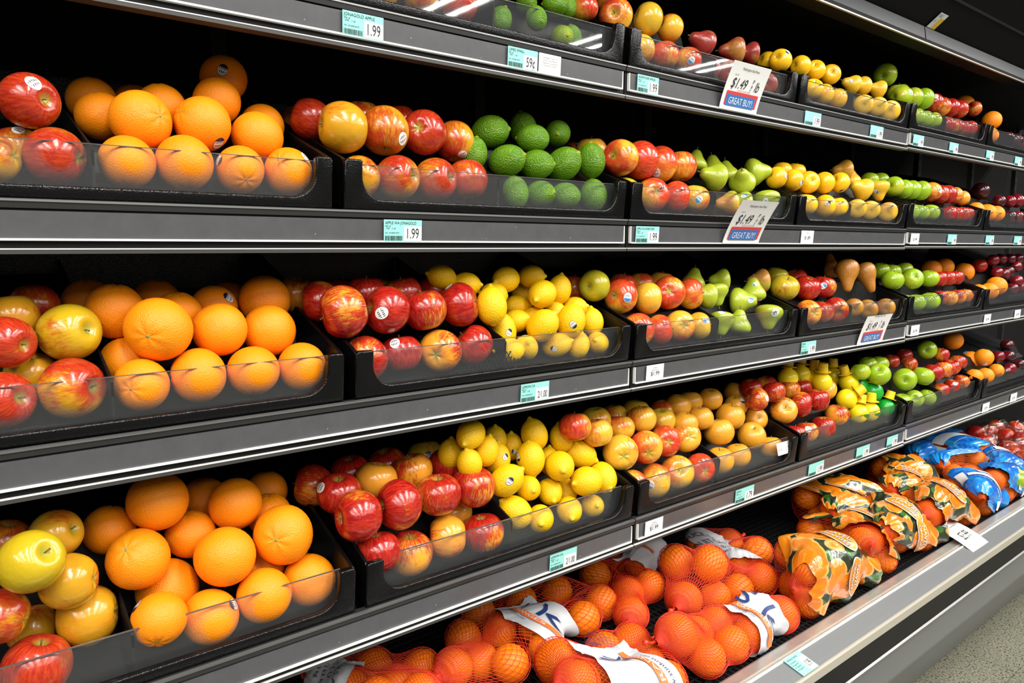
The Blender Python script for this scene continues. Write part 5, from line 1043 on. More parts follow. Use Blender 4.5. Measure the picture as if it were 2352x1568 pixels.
# ------------------------------------------------------------------ place the fruit
ORD = ['first','second','third','fourth','fifth','sixth','seventh','eighth','ninth','tenth','eleventh','twelfth']
ROWN = ['front row','second row','third row','back row']
BASE = {'jonagold':'apple','honeycrisp':'apple','gala':'apple','granny':'apple','golden':'apple','plum':'plum','orange':'orange','lemon':'lemon','lime':'lime','green_pear':'pear','yellow_pear':'pear','red_pear':'pear','bosc_pear':'pear','asian_pear':'pear'}
def colour_word(kind, bl):
    if kind in ('jonagold','honeycrisp','gala'): return 'yellow' if bl < .22 else 'yellow and red' if bl < .62 else 'red' if bl < .9 else 'deep red'
    return {'granny':'green','golden':'golden yellow','plum':'dark red','orange':'ripe','lemon':'yellow','lime':'green','green_pear':'green','yellow_pear':'yellow','red_pear':'dull red','bosc_pear':'brown','asian_pear':'round golden brown'}[kind]
def place_fruit(kind, name, pos, D, ax, bl, st, label, cat, group):
    o = bpy.data.objects.new(name, FMESH[kind]); link(o); o.location = pos
    sc = D*{'lemon':1.04,'lime':1.02}.get(kind,1.0); o.scale = (sc*RND.uniform(.98,1.02), sc*RND.uniform(.98,1.02), sc*RND.uniform(.97,1.03))
    q = Vector((0,0,1)).rotation_difference(Vector(ax).normalized()) @ Quaternion((0,0,1), RND.uniform(0,6.283))
    o.rotation_mode = 'QUATERNION'; o.rotation_quaternion = q
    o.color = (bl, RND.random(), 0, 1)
    tag(o, label, cat, group)
    if kind in ('jonagold','honeycrisp','gala','granny','golden','asian_pear'): link(bpy.data.objects.new('stem', STEM_ME), o)
    elif 'pear' in kind: link(bpy.data.objects.new('stem', PSTEM_ME), o)
    elif kind == 'orange': link(bpy.data.objects.new('stem_button', BUT_ME), o)
    if st:
        d = q.inverted() @ Vector(st[:3]); size = min(.30, .0115/D*2.0)*(1.0 if st[3] != 'd' else .95)
        s = mesh_obj('sticker', sticker_mesh(kind, d, size, RND.uniform(-.6,.6)), STK[st[3]], o); s['label'] = 'small oval printed fruit sticker'
    return o
for kind,lv,ci,side,row,q,n,pos,D,ax,bl,st in FRUITS:
    b = BASE[kind]; w = colour_word(kind, bl)
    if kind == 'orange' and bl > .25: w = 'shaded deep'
    lab = f'{w} {b}{" with sticker" if st else ""}, {ORD[q]} from left in {ROWN[row]}, {COLN[ci]} bin, {SHELFN[lv]} shelf'
    place_fruit(kind, b, pos, D, ax, bl, st, lab, b, f'{b}s in {COLN[ci]} bin of {SHELFN[lv]} shelf')
# ------------------------------------------------------------------ price tags in the shelf channels
def card_obj(name, w, h, mat, loc, lean=0.0):
    o = mesh_obj(name, box_me(name, -w/2, w/2, -.0008, .0, -h/2, h/2), mat); o.location = loc; o.rotation_euler = (lean,0,0); return o
def price_tag(lv, x0, x1, top, price, label, white=False, small=False, dy=0.0):
    y, z = LIP[lv]; w, h = x1-x0, .0325
    o = card_obj('price_tag', w, h, M['paper'] if white else M['teal'], ((x0+x1)/2, y-.0034+dy, z-.0285), math.radians(3.2))
    tag(o, label, 'price tag', 'price tags in the shelf channels')
    if not white:
        pp = Print(); pp.bar(w*.02, w/2-.0008, -h/2+.0008, h*.20, -.0010); pp.build('price_panel', M['paper'], o)
    p = Print()
    if white:
        p.text(price, 0, -h*.18, .0125, .95, align='C')
        if top:
            g = Print()
            for k,s_ in enumerate(top): g.text(s_, 0, h*.26-k*.0042, .0042, 1.0, align='C')
            g.build('small_print', M['grey_ink'], o)
    else:
        sx = .62 if len(price) < 5 else .5
        p.text(price, w*.26, -h*.36, .0225 if len(price) < 5 else .018, sx, align='C', y=-.0014)
        if top: p.text(top, -w*.47, h*.29, .0062, min(.95, .052/max(1,len(top))/.0036), y=-.0012)
        if not small:
            p.text('PER LB', -w*.47, h*.16, .0036, .9); p.text('4798    11 28', -w*.45, h*.06, .0034, .9); p.text('WIC  00 00000-04797', -w*.47, -h*.14, .0031, .85)
        x = -w*.47; r = random.Random(int(x0*1000)+lv)
        while x < -w*.02:
            bw = r.choice((.0006,.0010,.0014)); p.bar(x, x+bw, -h*.46, -h*.24); x += bw+r.choice((.0006,.0010))
    p.build('lettering', M['ink'], o)
    return o
price_tag(1,.487,.552,'JONAGOLD APPLE','1.99','teal 1.99 price tag reading JONAGOLD APPLE on the top shelf')
price_tag(1,.785,.850,'LIMES SMALL','59¢','teal 59 cent price tag reading LIMES SMALL on the top shelf')
price_tag(1,1.105,1.167,'HONEYCRISP APPLES','1.99','teal 1.99 price tag reading HONEYCRISP APPLES on the top shelf')
price_tag(2,.539,.605,'APPLE WA JONAGOLD','1.99','teal 1.99 price tag reading APPLE WA JONAGOLD on the second shelf')
price_tag(2,1.097,1.166,'APPLE WA HONEYCRISP','1.99','teal 1.99 price tag reading APPLE WA HONEYCRISP on the second shelf')
price_tag(3,.789,.854,'LEMON CA','2/1.00','teal 2 for 1.00 LEMON CA price tag on the third shelf')
price_tag(4,.844,.911,'LEMON CA','2/1.00','teal 2 for 1.00 LEMON CA price tag on the fourth shelf')
price_tag(4,1.416,1.489,'APPLES','1.79','teal 1.79 price tag under the asian pears on the fourth shelf')
price_tag(3,1.699,1.768,'PEARS','1.99','teal 1.99 price tag on the third shelf below the green pears')
for lv,xs in ((1,[(1.715,1.79),(2.052,2.126),(2.319,2.39),(2.581,2.649),(2.892,2.963),(3.171,3.243)]),(2,[(2.591,2.661),(2.916,2.992),(3.197,3.277)]),(4,[(1.735,1.81),(1.987,2.063),(2.171,2.24)])):
    for k,(a,b) in enumerate(xs):
        price_tag(lv,a,b,'','1.99',f'small teal price tag, {ORD[k]} of the blurred ones from left on the {SHELFN[lv]} shelf', small=True)
g_ = price_tag(1,.853,.904,['Garbage Product of','Chile China Mexico','Argentina Guatemala','Costa Rica Other'],'','white country of origin tag beside the LIMES SMALL tag', True)
price_tag(3,1.116,1.169,['APPLES','PER LB 4131'],'$1.99','white $1.99 tag at the middle section start of the third shelf', True)
price_tag(4,1.104,1.159,['APPLES','PER LB 4131'],'$1.99','white $1.99 tag at the middle section start of the fourth shelf', True)
price_tag(2,1.705,1.763,['PEARS'],'$1.89','white tag below the golden apples on the second shelf', True)
for lv,xs in ((2,[(2.321,2.378)]),(3,[(2.321,2.379),(2.906,2.968),(3.21,3.273)]),(4,[(2.91,2.974),(3.19,3.258)])):
    for k,(a,b) in enumerate(xs):
        price_tag(lv,a,b,None,'$1.99',f'plain white tag, {ORD[k]} from left in the far section of the {SHELFN[lv]} shelf', True)
# ------------------------------------------------------------------ sale signs leaning out of the channels
def sale_sign(lv, xc, top_text, label, out=.036, w=.139, h=.098):
    y, z = LIP[lv]; n = 10; v = []; f = []
    # a card held in the channel at the bottom and bending forward towards its top
    def bend(zz):
        u = max(0,(zz+.0)/h); return -.004-out*u**1.25, zz*(1-.05*u)
    for t_ in (0,1):
        for i in range(n+1):
            yy, zz = bend(h*i/n)
            for sx in (-w/2, w/2): v.append((sx, yy+(.0006 if t_ else 0), zz))
    m = 2*(n+1)
    for i in range(n):
        a = 2*i; f.append((a,a+1,a+3,a+2)); f.append((m+a,m+a+2,m+a+3,m+a+1))
        f.append((a,a+2,m+a+2,m+a)); f.append((a+1,m+a+1,m+a+3,a+3))
    f += [(0,m,m+1,1),(2*n,2*n+1,m+2*n+1,m+2*n)]
    o = mesh_obj('sale_sign', pyd('sale_sign', v, f), M['paper']); o.location = (xc, y, z-.046); tag(o, label, 'sign', 'sale signs')
    def bent(p, name, mat, lift):
        vv = []
        for x,yy,zz in p.v:
            by, bz = bend(zz); vv.append((x, by-lift, bz))
        return mesh_obj(name, pyd(name, vv, p.f), mat, o)
    p = Print(); p.text(top_text, 0, .083, .0075, .9, align='C'); p.text('$1.49', -.053, .045, .030, .82, shear=.18); p.text('lb', .033, .045, .030, .78, shear=.18)
    p.text('P', .021, .060, .0125); p.text('e', .020, .051, .0125); p.text('r', .019, .043, .0125); p.text('No. 94', -.050, .070, .0045)
    bent(p, 'lettering', M['ink'], .0008)
    # band: subdivided bars so that they follow the bend
    r = Print()
    for k in range(4): r.bar(-.058,.058,.010+.007*k,.017+.007*k)
    bent(r, 'red_band', M['red_ink'], .0008)
    b = Print()
    for k in range(3): b.bar(-.054,.050,.0085+.0075*k,.016+.0075*k)
    bent(b, 'blue_band', M['blue_ink'], .0012)
    q = Print(); q.text('GREAT BUY!', -.002, .0125, .0195, .82, align='C'); bent(q, 'slogan', M['paper'], .0018)
    s_ = Print(); s_.text('At Price Cut! $1.49 lb', .0, .0395, .0052, 1.0, align='C'); bent(s_, 'small_print', M['red_ink'], .0010)
sale_sign(1, 1.437, 'Washington Bud Pears', 'white $1.49 GREAT BUY sign leaning from the top shelf', .036)
sale_sign(2, 1.450, 'Washington Asian Pears', 'white $1.49 GREAT BUY sign leaning from the second shelf', .050)
sale_sign(3, 2.060, 'Washington Bosc Pears', 'white $1.49 GREAT BUY sign leaning from the third shelf', .026, .150, .088)
# small tag on the canopy
ct = card_obj('price_tag', .050, .048, M['paper'], (2.335,.9555,1.9165), math.radians(51.8)); tag(ct, 'small white and yellow tag stuck on the black canopy', 'price tag')
pp = Print(); pp.bar(.0,.024,-.024,.010); pp.build('yellow_panel', M['yellow_ink'], ct)
pp = Print(); pp.text('SALE',-.022,.012,.014,.8); pp.text('4/5',-.022,-.006,.012,.8); pp.build('lettering', M['grey_ink'], ct)
# ------------------------------------------------------------------ lemon and lime juice bottles
M['jy'] = plain('yellow_squeeze_plastic', (.92,.70,.01), .28, 0, .5, .2); M['jg'] = plain('green_squeeze_plastic', (.01,.36,.03), .25, 0, .5, .2); M['jcap'] = plain('yellow_cap_plastic', (.90,.62,.02), .35)
M['jlabel'] = plain('green_leaf_label', (.03,.16,.03), .4); M['jlabel2'] = plain('orange_label_print', (.85,.42,.05), .4)
BOT_ME = curve_mesh('body',[(0,.50),(.16,.50),(.20,.44),(.30,.38),(.43,.22),(.48,.0),(.43,-.22),(.30,-.40),(.14,-.48),(0,-.50)],26)
FL_ME = curve_mesh('flange',[(0,.56),(.36,.555),(.37,.54),(.36,.52),(0,.51)],20); CAP_ME = curve_mesh('cap',[(0,.96),(.20,.96),(.22,.94),(.235,.75),(.24,.56),(.2,.545),(0,.54)],18)
def leaf_mesh():
    v = []; f = []; n = 8
    for i in range(n+1):
        t = i/n; w = .20*math.sin(math.pi*min(1,t*.98+.02))**.8; x = (t-.5)*.85
        for s_ in (-1,0,1):
            d = Vector((x*.9, -.49, s_*w*.5-.05)).normalized()*.495; v.append((d.x, d.y, d.z))
    for i in range(n):
        for k in range(2): a = i*3+k; f.append((a,a+1,a+4,a+3))
    return pyd('leaf_label', v, f, True)
LEAF_ME = leaf_mesh()
def bottle(x, y, z, D, ax, green, label, leaf=False):
    t = empty('juice_bottle', (x,y,z)); t.rotation_mode = 'QUATERNION'; t.rotation_quaternion = Vector((0,0,1)).rotation_difference(Vector(ax).normalized()); t.scale = (D,D,D)
    tag(t, label, 'bottle', 'lemon and lime juice bottles')
    b = bpy.data.objects.new('body', BOT_ME.copy()); b.data.materials.append(M['jg'] if green else M['jy']); link(b, t)
    fl = bpy.data.objects.new('flange', FL_ME); link(fl, t); c = bpy.data.objects.new('cap', CAP_ME); link(c, t)
    for q in (FL_ME, CAP_ME):
        if not q.materials: q.materials.append(M['jcap'])
    if leaf:
        l = bpy.data.objects.new('leaf_label', LEAF_ME); link(l, t); l.scale = (1.03,1.03,1.03)
        if not LEAF_ME.materials: LEAF_ME.materials.append(M['jlabel'])
for args in BOTTLES: bottle(*args)

# ------------------------------------------------------------------ bottom deck of the case
DZ = .462
def run(name, prof, mat, bev=0): return cpart(name, prism_me(name, prof, -.144, 4.6, bev), mat)
run('deck_tray', [(.742,.455),(1.49,.455),(1.49,.40),(.742,.40)], M['black_metal'])
bm = bmesh.new()
for k in range(36): box_bm(bm, -.144, 4.6, .748+.0198*k, .7505+.0198*k, .4570, .4600)
for k in range(300): box_bm(bm, -.14+.0155*k, -.1378+.0155*k, .744, 1.46, .4595, .4618)
gr = cpart('deck_grille', from_bm('deck_grille', bm), M['standard']); gr['kind'] = 'stuff'
run('deck_ledge', [(.742,.40),(.742,.472),(.737,.4745),(.708,.473),(.700,.465),(.700,.40)], M['steel'])
run('ledge_groove', [(.716,.4740),(.716,.4755),(.713,.4755),(.713,.4740)], M['tan'])
run('deck_price_channel', [(.706,.4735),(.660,.4622),(.664,.452),(.708,.463)], M['deck_channel'])
run('channel_top_bead', [(.709,.4720),(.7075,.4755),(.7045,.4755),(.703,.4720)], M['bright'])
run('rail_edge', [(.664,.4625),(.659,.4630),(.6565,.4595),(.657,.441),(.664,.441)], M['tan'])
run('black_band', [(.658,.4405),(.662,.378),(.70,.378),(.70,.4405)], M['black_metal'])
run('chrome_strip', [(.663,.3850),(.6575,.3815),(.657,.3760),(.661,.3715),(.69,.3715),(.69,.385)], M['chrome'])
run('bumper', [(.672,.3705),(.676,.340),(.684,.300),(.690,.268),(.694,.256),(.703,.246),(.72,.215),(.75,.155),(.785,.085),(.822,.004),(.86,.004),(.86,.3705)], M['bumper'])
# clear strip over the deck channel
cl = run('channel_cover', [(.705,.4752),(.661,.4644),(.661,.4634),(.705,.4742)], M['acrylic'])
o = card_obj('price_tag', .055, .046, M['teal'], (1.262,.683,.4705), math.radians(-76)); tag(o, 'teal 10.99 price tag in the bottom rail channel', 'price tag')
pp = Print(); pp.bar(.004,.0265,-.0215,.012,-.0010); pp.build('price_panel', M['paper'], o)
pp = Print(); pp.text('10.99',.015,-.014,.021,.42,align='C',y=-.0014); pp.text('ORANGE NAVEL',-.025,.014,.0055,.9)
for k in range(4): pp.text('8 lb bag 00 0',-.025,.007-.006*k,.0045,.9)
pp.build('lettering', M['ink'], o)
# paper price card over the ledge
v = []; f = []
for i in range(9):
    u = i/8; yy = .0-.150*u; zz = .036-.050*u+.012*math.sin(u*math.pi)
    for sx in (-.055,.055): v.append((sx, yy, zz))
for i in range(8): f.append((2*i,2*i+1,2*i+3,2*i+2))
def cardpt(x, w_):   # w_: 0 at the back edge .. 1 at the front
    return (x, -.150*w_, .036-.050*w_+.012*math.sin(w_*math.pi))
pc = mesh_obj('price_card', pyd('price_card', v, f, True), M['paper'], None, (2.165,.808,.468)); tag(pc, 'white paper 3.99 price card bent over the bottom rail', 'sign')
pc.modifiers.new('thick','SOLIDIFY').thickness = .0006
pp = Print(); pp.text('$3.99', 0, 0, .036, .62, align='C'); pp.text('Washington Navel', 0, .045, .008, .9, align='C')
vv = [ (lambda q:(q[0],q[1],q[2]+.0028))(cardpt(x, .66-z_/.150)) for x,_,z_ in pp.v ]
mesh_obj('lettering', pyd('lettering', vv, pp.f), M['ink'], pc)

# ------------------------------------------------------------------ bags
def mk_netmat(name, c, rough=.35):
    t = NT(name); t.col(c); t.set(rough=rough, spec=.6); return t.m
M['net'] = mk_netmat('red_net_thread', (.72,.040,.012)); M['net2'] = mk_netmat('orange_net_thread', (.72,.10,.01))
M['bagorange'] = mk_citrus('bagged_orange_peel', (.88,.195,.003), (.92,.245,.004), 24, .18, .40, (.62,.14,.004), .1)
M['bagband'] = plain('white_bag_label', (.60,.60,.62), .5)
def mk_film():
    t = NT('printed_orange_film'); uv = t.coord('UV'); x = t.xyz(uv)
    oi = t.node('ShaderNodeObjectInfo'); sh = t.math('MULTIPLY', oi.outputs['Random'], 9.0)
    uvo = t.comb(t.math('ADD', x[0], sh), t.math('ADD', x[1], sh), 0.0)
    vo = t.node('ShaderNodeTexVoronoi', feature='F1'); vo.inputs['Scale'].default_value = 4.2; vo.inputs['Randomness'].default_value = .75; t.l.new(uvo, vo.inputs['Vector'])
    d = vo.outputs['Distance']
    disc = t.ramp(d, .60, .56); rim = t.math('MULTIPLY', t.ramp(d, .62, .59), t.ramp(d, .52, .56))
    wedge = t.math('GREATER_THAN', t.noise(uvo, 9, 1), .56)
    col = t.mix(t.noise(uvo, 6, 2), (.012,.014,.010), (.03,.05,.02))
    leaf = t.math('GREATER_THAN', t.noise(uvo, 7, 0), .62); col = t.mix(leaf, col, (.04,.14,.02))
    col = t.mix(disc, col, (.74,.18,.004)); col = t.mix(t.math('MULTIPLY', disc, t.math('MULTIPLY', wedge, .5)), col, (.86,.32,.02)); col = t.mix(t.math('MULTIPLY', rim, .6), col, (.88,.50,.15))
    t.col(col); t.set(rough=.22, spec=.6, coat=.5, coatr=.08)
    t.bump(t.noise(uvo, 16, 3, .6), .35, .004); return t.m
def mk_blue():
    t = NT('blue_printed_film'); uv = t.coord('UV'); x = t.xyz(uv)
    g = t.ramp(t.noise(uv, 3, 2), .35, .7); col = t.mix(g, (.004,.11,.52), (.02,.34,.72)); t.col(col); t.set(rough=.22, spec=.6, coat=.4, coatr=.1); t.bump(t.noise(uv, 14, 3, .6), .3, .004); return t.m
def mk_clearbag():
    t = NT('clear_crinkled_film'); out = t.n['Material Output']; c = t.coord('Object')
    tr = t.node('ShaderNodeBsdfTransparent'); tr.inputs[0].default_value = (.97,.93,.92,1); gl = t.node('ShaderNodeBsdfGlossy'); gl.inputs['Roughness'].default_value = .08
    bp = t.node('ShaderNodeBump'); bp.inputs['Strength'].default_value = .9; bp.inputs['Distance'].default_value = .01; t.l.new(t.noise(c, 45, 3, .6), bp.inputs['Height']); t.l.new(bp.outputs[0], gl.inputs['Normal'])
    m = t.node('ShaderNodeMixShader'); m.inputs[0].default_value = .16; t.l.new(tr.outputs[0], m.inputs[1]); t.l.new(gl.outputs[0], m.inputs[2]); t.l.new(m.outputs[0], out.inputs[0]); return t.m
M['logo'] = plain('logo_orange_print', (.80,.24,.008), .3, 0, .5, .4); M['film'] = mk_film(); M['bluefilm'] = mk_blue(); M['clearbag'] = mk_clearbag()
BORANGE_ME = orange_mesh(); BORANGE_ME.materials.append(M['bagorange'])
class Hull:
    """a bag skin pulled over a cluster of fruit: radius field r(t,theta) around the bag's long axis"""
    def __init__(s, balls, axis=None, nt=46, nth=60, pad=.003, tail=.018, stretch=26):
        B = np.array(balls, float); C_ = B[:,:3]; r = B[:,3]; s.c = C_.mean(0)
        if axis is None:
            w, V = np.linalg.eigh(np.cov((C_-s.c).T)); axis = V[:,2]
            if axis[0] < 0: axis = -axis
        a = np.array(axis,float); a /= np.linalg.norm(a); up = np.array([0,0,1.0]); b = np.cross(up,a); b /= np.linalg.norm(b); k = np.cross(a,b)
        s.a, s.b, s.k = a, b, k     # b points to the back of the case when a runs along +x
        L = (C_-s.c)@a; s.t0 = (L-r).min()-tail; s.t1 = (L+r).max()+tail
        s.T = np.linspace(s.t0, s.t1, nt); s.TH = np.linspace(0, 2*math.pi, nth, endpoint=False)
        wgt = np.exp(-((s.T[:,None]-L[None])/(.045))**2)+1e-6; cs = C_-s.c
        s.ob = (wgt*(cs@b)).sum(1)/wgt.sum(1); s.ok = (wgt*(cs@k)).sum(1)/wgt.sum(1)
        Rm = np.zeros((nt,nth))
        for i,t in enumerate(s.T):
            o = a*t+b*s.ob[i]+k*s.ok[i]
            for j,th in enumerate(s.TH):
                d = b*math.cos(th)+k*math.sin(th); oc = o-cs; bb = oc@d; cc = (oc*oc).sum(1)-(r+pad)**2; disc = bb*bb-cc; m = disc > 0
                if m.any(): Rm[i,j] = max(0,(-bb[m]+np.sqrt(disc[m])).max())
        raw = Rm.copy(); R = Rm.copy()
        # stretch the skin over the gaps between fruit
        for _ in range(stretch):
            P = (np.roll(R,1,1)+np.roll(R,-1,1)); up_ = np.vstack([R[:1]*0,R[:-1]]); dn = np.vstack([R[1:],R[-1:]*0])
            R = np.maximum(raw, (P+up_+dn)/4*.9995)
        e = np.minimum((s.T-s.t0)/(s.t1-s.t0), (s.t1-s.T)/(s.t1-s.t0)); R = np.maximum(R*np.clip(e*14,0,1)[:,None]**.5, .004)
        s.R = R; s.nt, s.nth = nt, nth
    def at(s, u, th, off=0.0):
        """u in grid rows (0..nt-1), th in radians"""
        u = np.clip(np.asarray(u,float),0,s.nt-1.001); j = (np.asarray(th,float)/(2*math.pi)*s.nth)%s.nth
        i0 = np.floor(u).astype(int); fu = u-i0; j0 = np.floor(j).astype(int)%s.nth; fj = j-np.floor(j); j1 = (j0+1)%s.nth
        R = (s.R[i0,j0]*(1-fj)+s.R[i0,j1]*fj)*(1-fu)+(s.R[i0+1,j0]*(1-fj)+s.R[i0+1,j1]*fj)*fu+off
        t = s.t0+(s.t1-s.t0)*u/(s.nt-1); ob = s.ob[i0]*(1-fu)+s.ob[i0+1]*fu; ok = s.ok[i0]*(1-fu)+s.ok[i0+1]*fu
        P = s.c+np.outer(t,s.a)+np.outer(ob+R*np.cos(th),s.b)+np.outer(ok+R*np.sin(th),s.k)
        P[:,1] = np.maximum(P[:,1], .7470-np.asarray(off)); return P
    def threads(s, rows, cols, rad, floor_z):
        ii, jj = np.meshgrid(np.arange(rows), np.arange(cols), indexing='ij'); u = ii*(s.nt-1)/(rows-1); th = (jj+.5*(ii%2))*2*math.pi/cols
        P = s.at(u.ravel(), th.ravel(), .0006).reshape(rows,cols,3); P[...,2] = np.maximum(P[...,2], floor_z)
        A = []; B = []
        for i in range(rows-1):
            for dj in (0, 1):
                q = (np.arange(cols)+(dj if i%2 else dj-1))%cols
                A.append(P[i]); B.append(P[i+1][q])
        A = np.concatenate(A); B = np.concatenate(B); d = B-A; ln = np.linalg.norm(d,axis=1,keepdims=True)+1e-9; keep = (ln[:,0] > 1e-4)&(ln[:,0] < .08); A, B, d = A[keep], B[keep], (d/ln)[keep]
        ref = np.where(np.abs(d[:,2:3]) < .9, np.array([[0,0,1.0]]), np.array([[1.0,0,0]])); n1 = np.cross(d,ref); n1 /= np.linalg.norm(n1,axis=1,keepdims=True); n2 = np.cross(d,n1)
        v = []
        for Q in (A,B):
            for k in range(3):
                w = 2*math.pi*k/3; v.append(Q+(n1*math.cos(w)+n2*math.sin(w))*rad)
        V = np.stack(v,1).reshape(-1,3); m = len(A); base = np.arange(m)[:,None]*6
        F = np.concatenate([base+np.array([[k,(k+1)%3,3+(k+1)%3,3+k]]) for k in range(3)])
        me = bpy.data.meshes.new('net'); me.vertices.add(len(V)); me.vertices.foreach_set('co', V.ravel()); me.loops.add(F.size); me.loops.foreach_set('vertex_index', F.ravel().astype(np.int32))
        me.polygons.add(len(F)); me.polygons.foreach_set('loop_start', np.arange(0,F.size,4,dtype=np.int32)); me.polygons.foreach_set('loop_total', np.full(len(F),4,dtype=np.int32)); me.update(); me.validate(); return me
    def patch(s, u0, u1, th0, th1, off, nu, nv, seed, crinkle=.0, floor_z=None, wav=0.0):
        r = random.Random(seed); ph = [r.uniform(0,6.28) for _ in range(8)]
        U, V = np.meshgrid(np.linspace(0,1,nu), np.linspace(0,1,nv), indexing='ij')
        edge = wav*np.sin(V*9+ph[0])+wav*np.sin(V*23+ph[1])*.6
        uu = (u0+(u1-u0)*U+edge*(U*2-1))*(s.nt-1); th = th0+(th1-th0)*V+wav*(V*2-1)*(np.sin(U*11+ph[2])+.6*np.sin(U*27+ph[3]))
        cr = crinkle*(np.abs(np.sin(U*17+V*9+ph[4]))+np.abs(np.sin(U*9-V*21+ph[5]))+.7*np.abs(np.sin(U*31+V*27+ph[6]))-.8)
        fin = crinkle*3.0*(np.clip(np.abs(U*2-1)-.8,0,1)*5)**2
        P = s.at(uu.ravel(), th.ravel(), (off+cr+fin*np.abs(np.sin(V*7+ph[7]))).ravel())
        if floor_z is not None: P[:,2] = np.maximum(P[:,2], floor_z)
        f = [(i*nv+j,(i+1)*nv+j,(i+1)*nv+j+1,i*nv+j+1) for i in range(nu-1) for j in range(nv-1)]
        me = pyd('patch', P, f, True); ul = me.uv_layers.new(name='UVMap'); uvs = np.stack([U.ravel(),V.ravel()],1)
        li = np.zeros(len(me.loops),dtype=np.int32); me.loops.foreach_get('vertex_index', li); ul.data.foreach_set('uv', uvs[li].ravel().astype(np.float32)); return me
    def print_on(s, p, u_mid, th_mid, off, flip=1, scale_u=None):
        """wrap flat print (x along the girth, z along the bag) onto the skin"""
        v = np.array(p.v); L = s.t1-s.t0; i = int(np.clip(u_mid*(s.nt-1),2,s.nt-3)); j = [int((th_mid+q)/(2*math.pi)*s.nth)%s.nth for q in np.linspace(-1,1,9)]; Rm = max(.035, float(s.R[i-2:i+3][:,j].mean()))
        u = (u_mid+flip*v[:,2]/L)*(s.nt-1); th = th_mid-flip*v[:,0]/Rm*-1.0
        return s.at(u, th, off)
def fine(p, n=5):
    """cut the faces of a print into small pieces so that it can follow a curved skin"""
    bm = bmesh.new(); vs = [bm.verts.new(q) for q in p.v]
    for q in p.f:
        try: bm.faces.new([vs[i] for i in q])
        except ValueError: pass
    bmesh.ops.triangulate(bm, faces=bm.faces[:])
    for _ in range(n):
        ed = [e for e in bm.edges if e.calc_length() > .0055]
        if not ed: break
        bmesh.ops.subdivide_edges(bm, edges=ed, cuts=1); bmesh.ops.triangulate(bm, faces=bm.faces[:])
    bm.verts.ensure_lookup_table(); bm.verts.index_update()
    q = Print(); q.v = [tuple(v.co) for v in bm.verts]; q.f = [tuple(v.index for v in f.verts) for f in bm.faces]; bm.free(); return q
def bag_root(name, balls, label, cat, group):
    c = np.array(balls)[:,:3].mean(0); t = empty(name, (float(c[0]),float(c[1]),DZ)); tag(t, label, cat, group); return t
def child(name, me, mat, t):
    o = mesh_obj(name, me, mat, t); o.matrix_parent_inverse = Matrix.Translation(-t.location); return o
def bag_fruit(t, balls, me, name='orange'):
    for x,y,z,r in balls:
        o = bpy.data.objects.new(name, me); link(o, t); o.matrix_parent_inverse = Matrix.Translation(-t.location)
        o.location = (x,y,z); o.scale = (2*r,)*3; o.rotation_euler = (RND.uniform(0,6),RND.uniform(0,6),0); o.color = (RND.uniform(0,.3),0,0,1)
BACK = 0.0   # theta 0 looks to the back of the case, pi/2 up, pi to the aisle
def net_bag(key, label, band, prints, flip=1, axis=None):
    balls = BAGS[key]; t = bag_root('net_bag_of_oranges', balls, label, 'bag', 'red net bags of oranges'); bag_fruit(t, balls, BORANGE_ME)
    h = Hull(balls, axis); child('net', h.threads(70, 54, .00058, DZ+.001), M['net'], t)
    # tied end with a tail of gathered net
    for sgn,u in ((-1,0),(1,h.nt-1.002)):
        e = h.at([u],[0.0])[0]; d = h.a*sgn
        child('tied_tail', tube([tuple(e-d*.012), tuple(e+d*.010), tuple(e+d*.020+np.array([0,0,.004])), tuple(e+d*.030+np.array([0,-.004,.008]))],[.004,.0022,.0035,.0055],8,'tail'), M['net'], t)
    if band:
        u0,u1,a0,a1 = band; b = child('label_band', h.patch(u0,u1,a0,a1,.004,26,44,sum(map(ord,key))%97,.0011,DZ+.002,.006), M['bagband'], t); b['label'] = 'white printed label band'
        for p,mat,off in prints:
            q = fine(p); V = h.print_on(q, (u0+u1)/2, (a0+a1)/2, off, flip); V[:,2] = np.maximum(V[:,2], DZ+.003)
            o = mesh_obj('lettering', pyd('lettering', V, q.f), mat, b)
    return h
def sk_print(shift=0.0):
    a = Print(); a.text('S', -.075+shift, -.012, .078, 1.0); a2 = Print(); a2.text('k', -.014+shift, -.012, .078, 1.1)
    b = Print(); b.bar(-.066+shift, .040+shift, -.0325, -.0185)
    c = Print(); c.text('ORANGES', -.058+shift, -.0295, .0115, 1.35)
    d = Print(); d.text('www.sunkist.com', -.060+shift, -.042, .0075); 
    for k in range(9): d.bar(.062+shift+.0022*k, .0634+shift+.0022*k, -.004, .024)
    for k in range(4): d.text('0 00000 00000 0 net wt', .048+shift, -.014-.006*k, .005)
    return [(a,M['navy'],.0085),(a2,M['navy'],.0085),(b,M['orange_ink'],.0080),(c,M['paper'],.0092),(d,M['navy'],.0085)]
def wt_print(shift=0.0):
    d = Print()
    for k,s_ in enumerate(('PRODUCE OF U.S.A.','PRODUIT DES E-U','NET WT 8 lb (3.63 kg)','POIDS NET 3.63 kg')): d.text(s_, -.07+shift, .022-.0155*k, .0125, .85)
    for k in range(5): d.text('sunkist growers inc.', .06+shift, .03-.008*k, .0045)
    return [(d,M['ink'],.0085)]
net_bag('net1','red net orange bag at the bottom edge with weight print on its band',(.06,.42,1.2,3.6),wt_print(-.01))
net_bag('net2','red net orange bag lying in shade with a wrinkled S k label',(.42,.66,.9,3.7),sk_print(.01))
net_bag('net3','red net orange bag tucked under the shelf joint, navy k label',(.60,.92,.9,3.4),sk_print(-.02))
net_bag('net4','tall red net orange bag beside the film bags, label twisted behind',(.55,.78,.2,2.3),wt_print(0))
net_bag('net5','red net orange bag at the front rail with large navy k label',(.55,.80,1.0,3.9),sk_print(0))
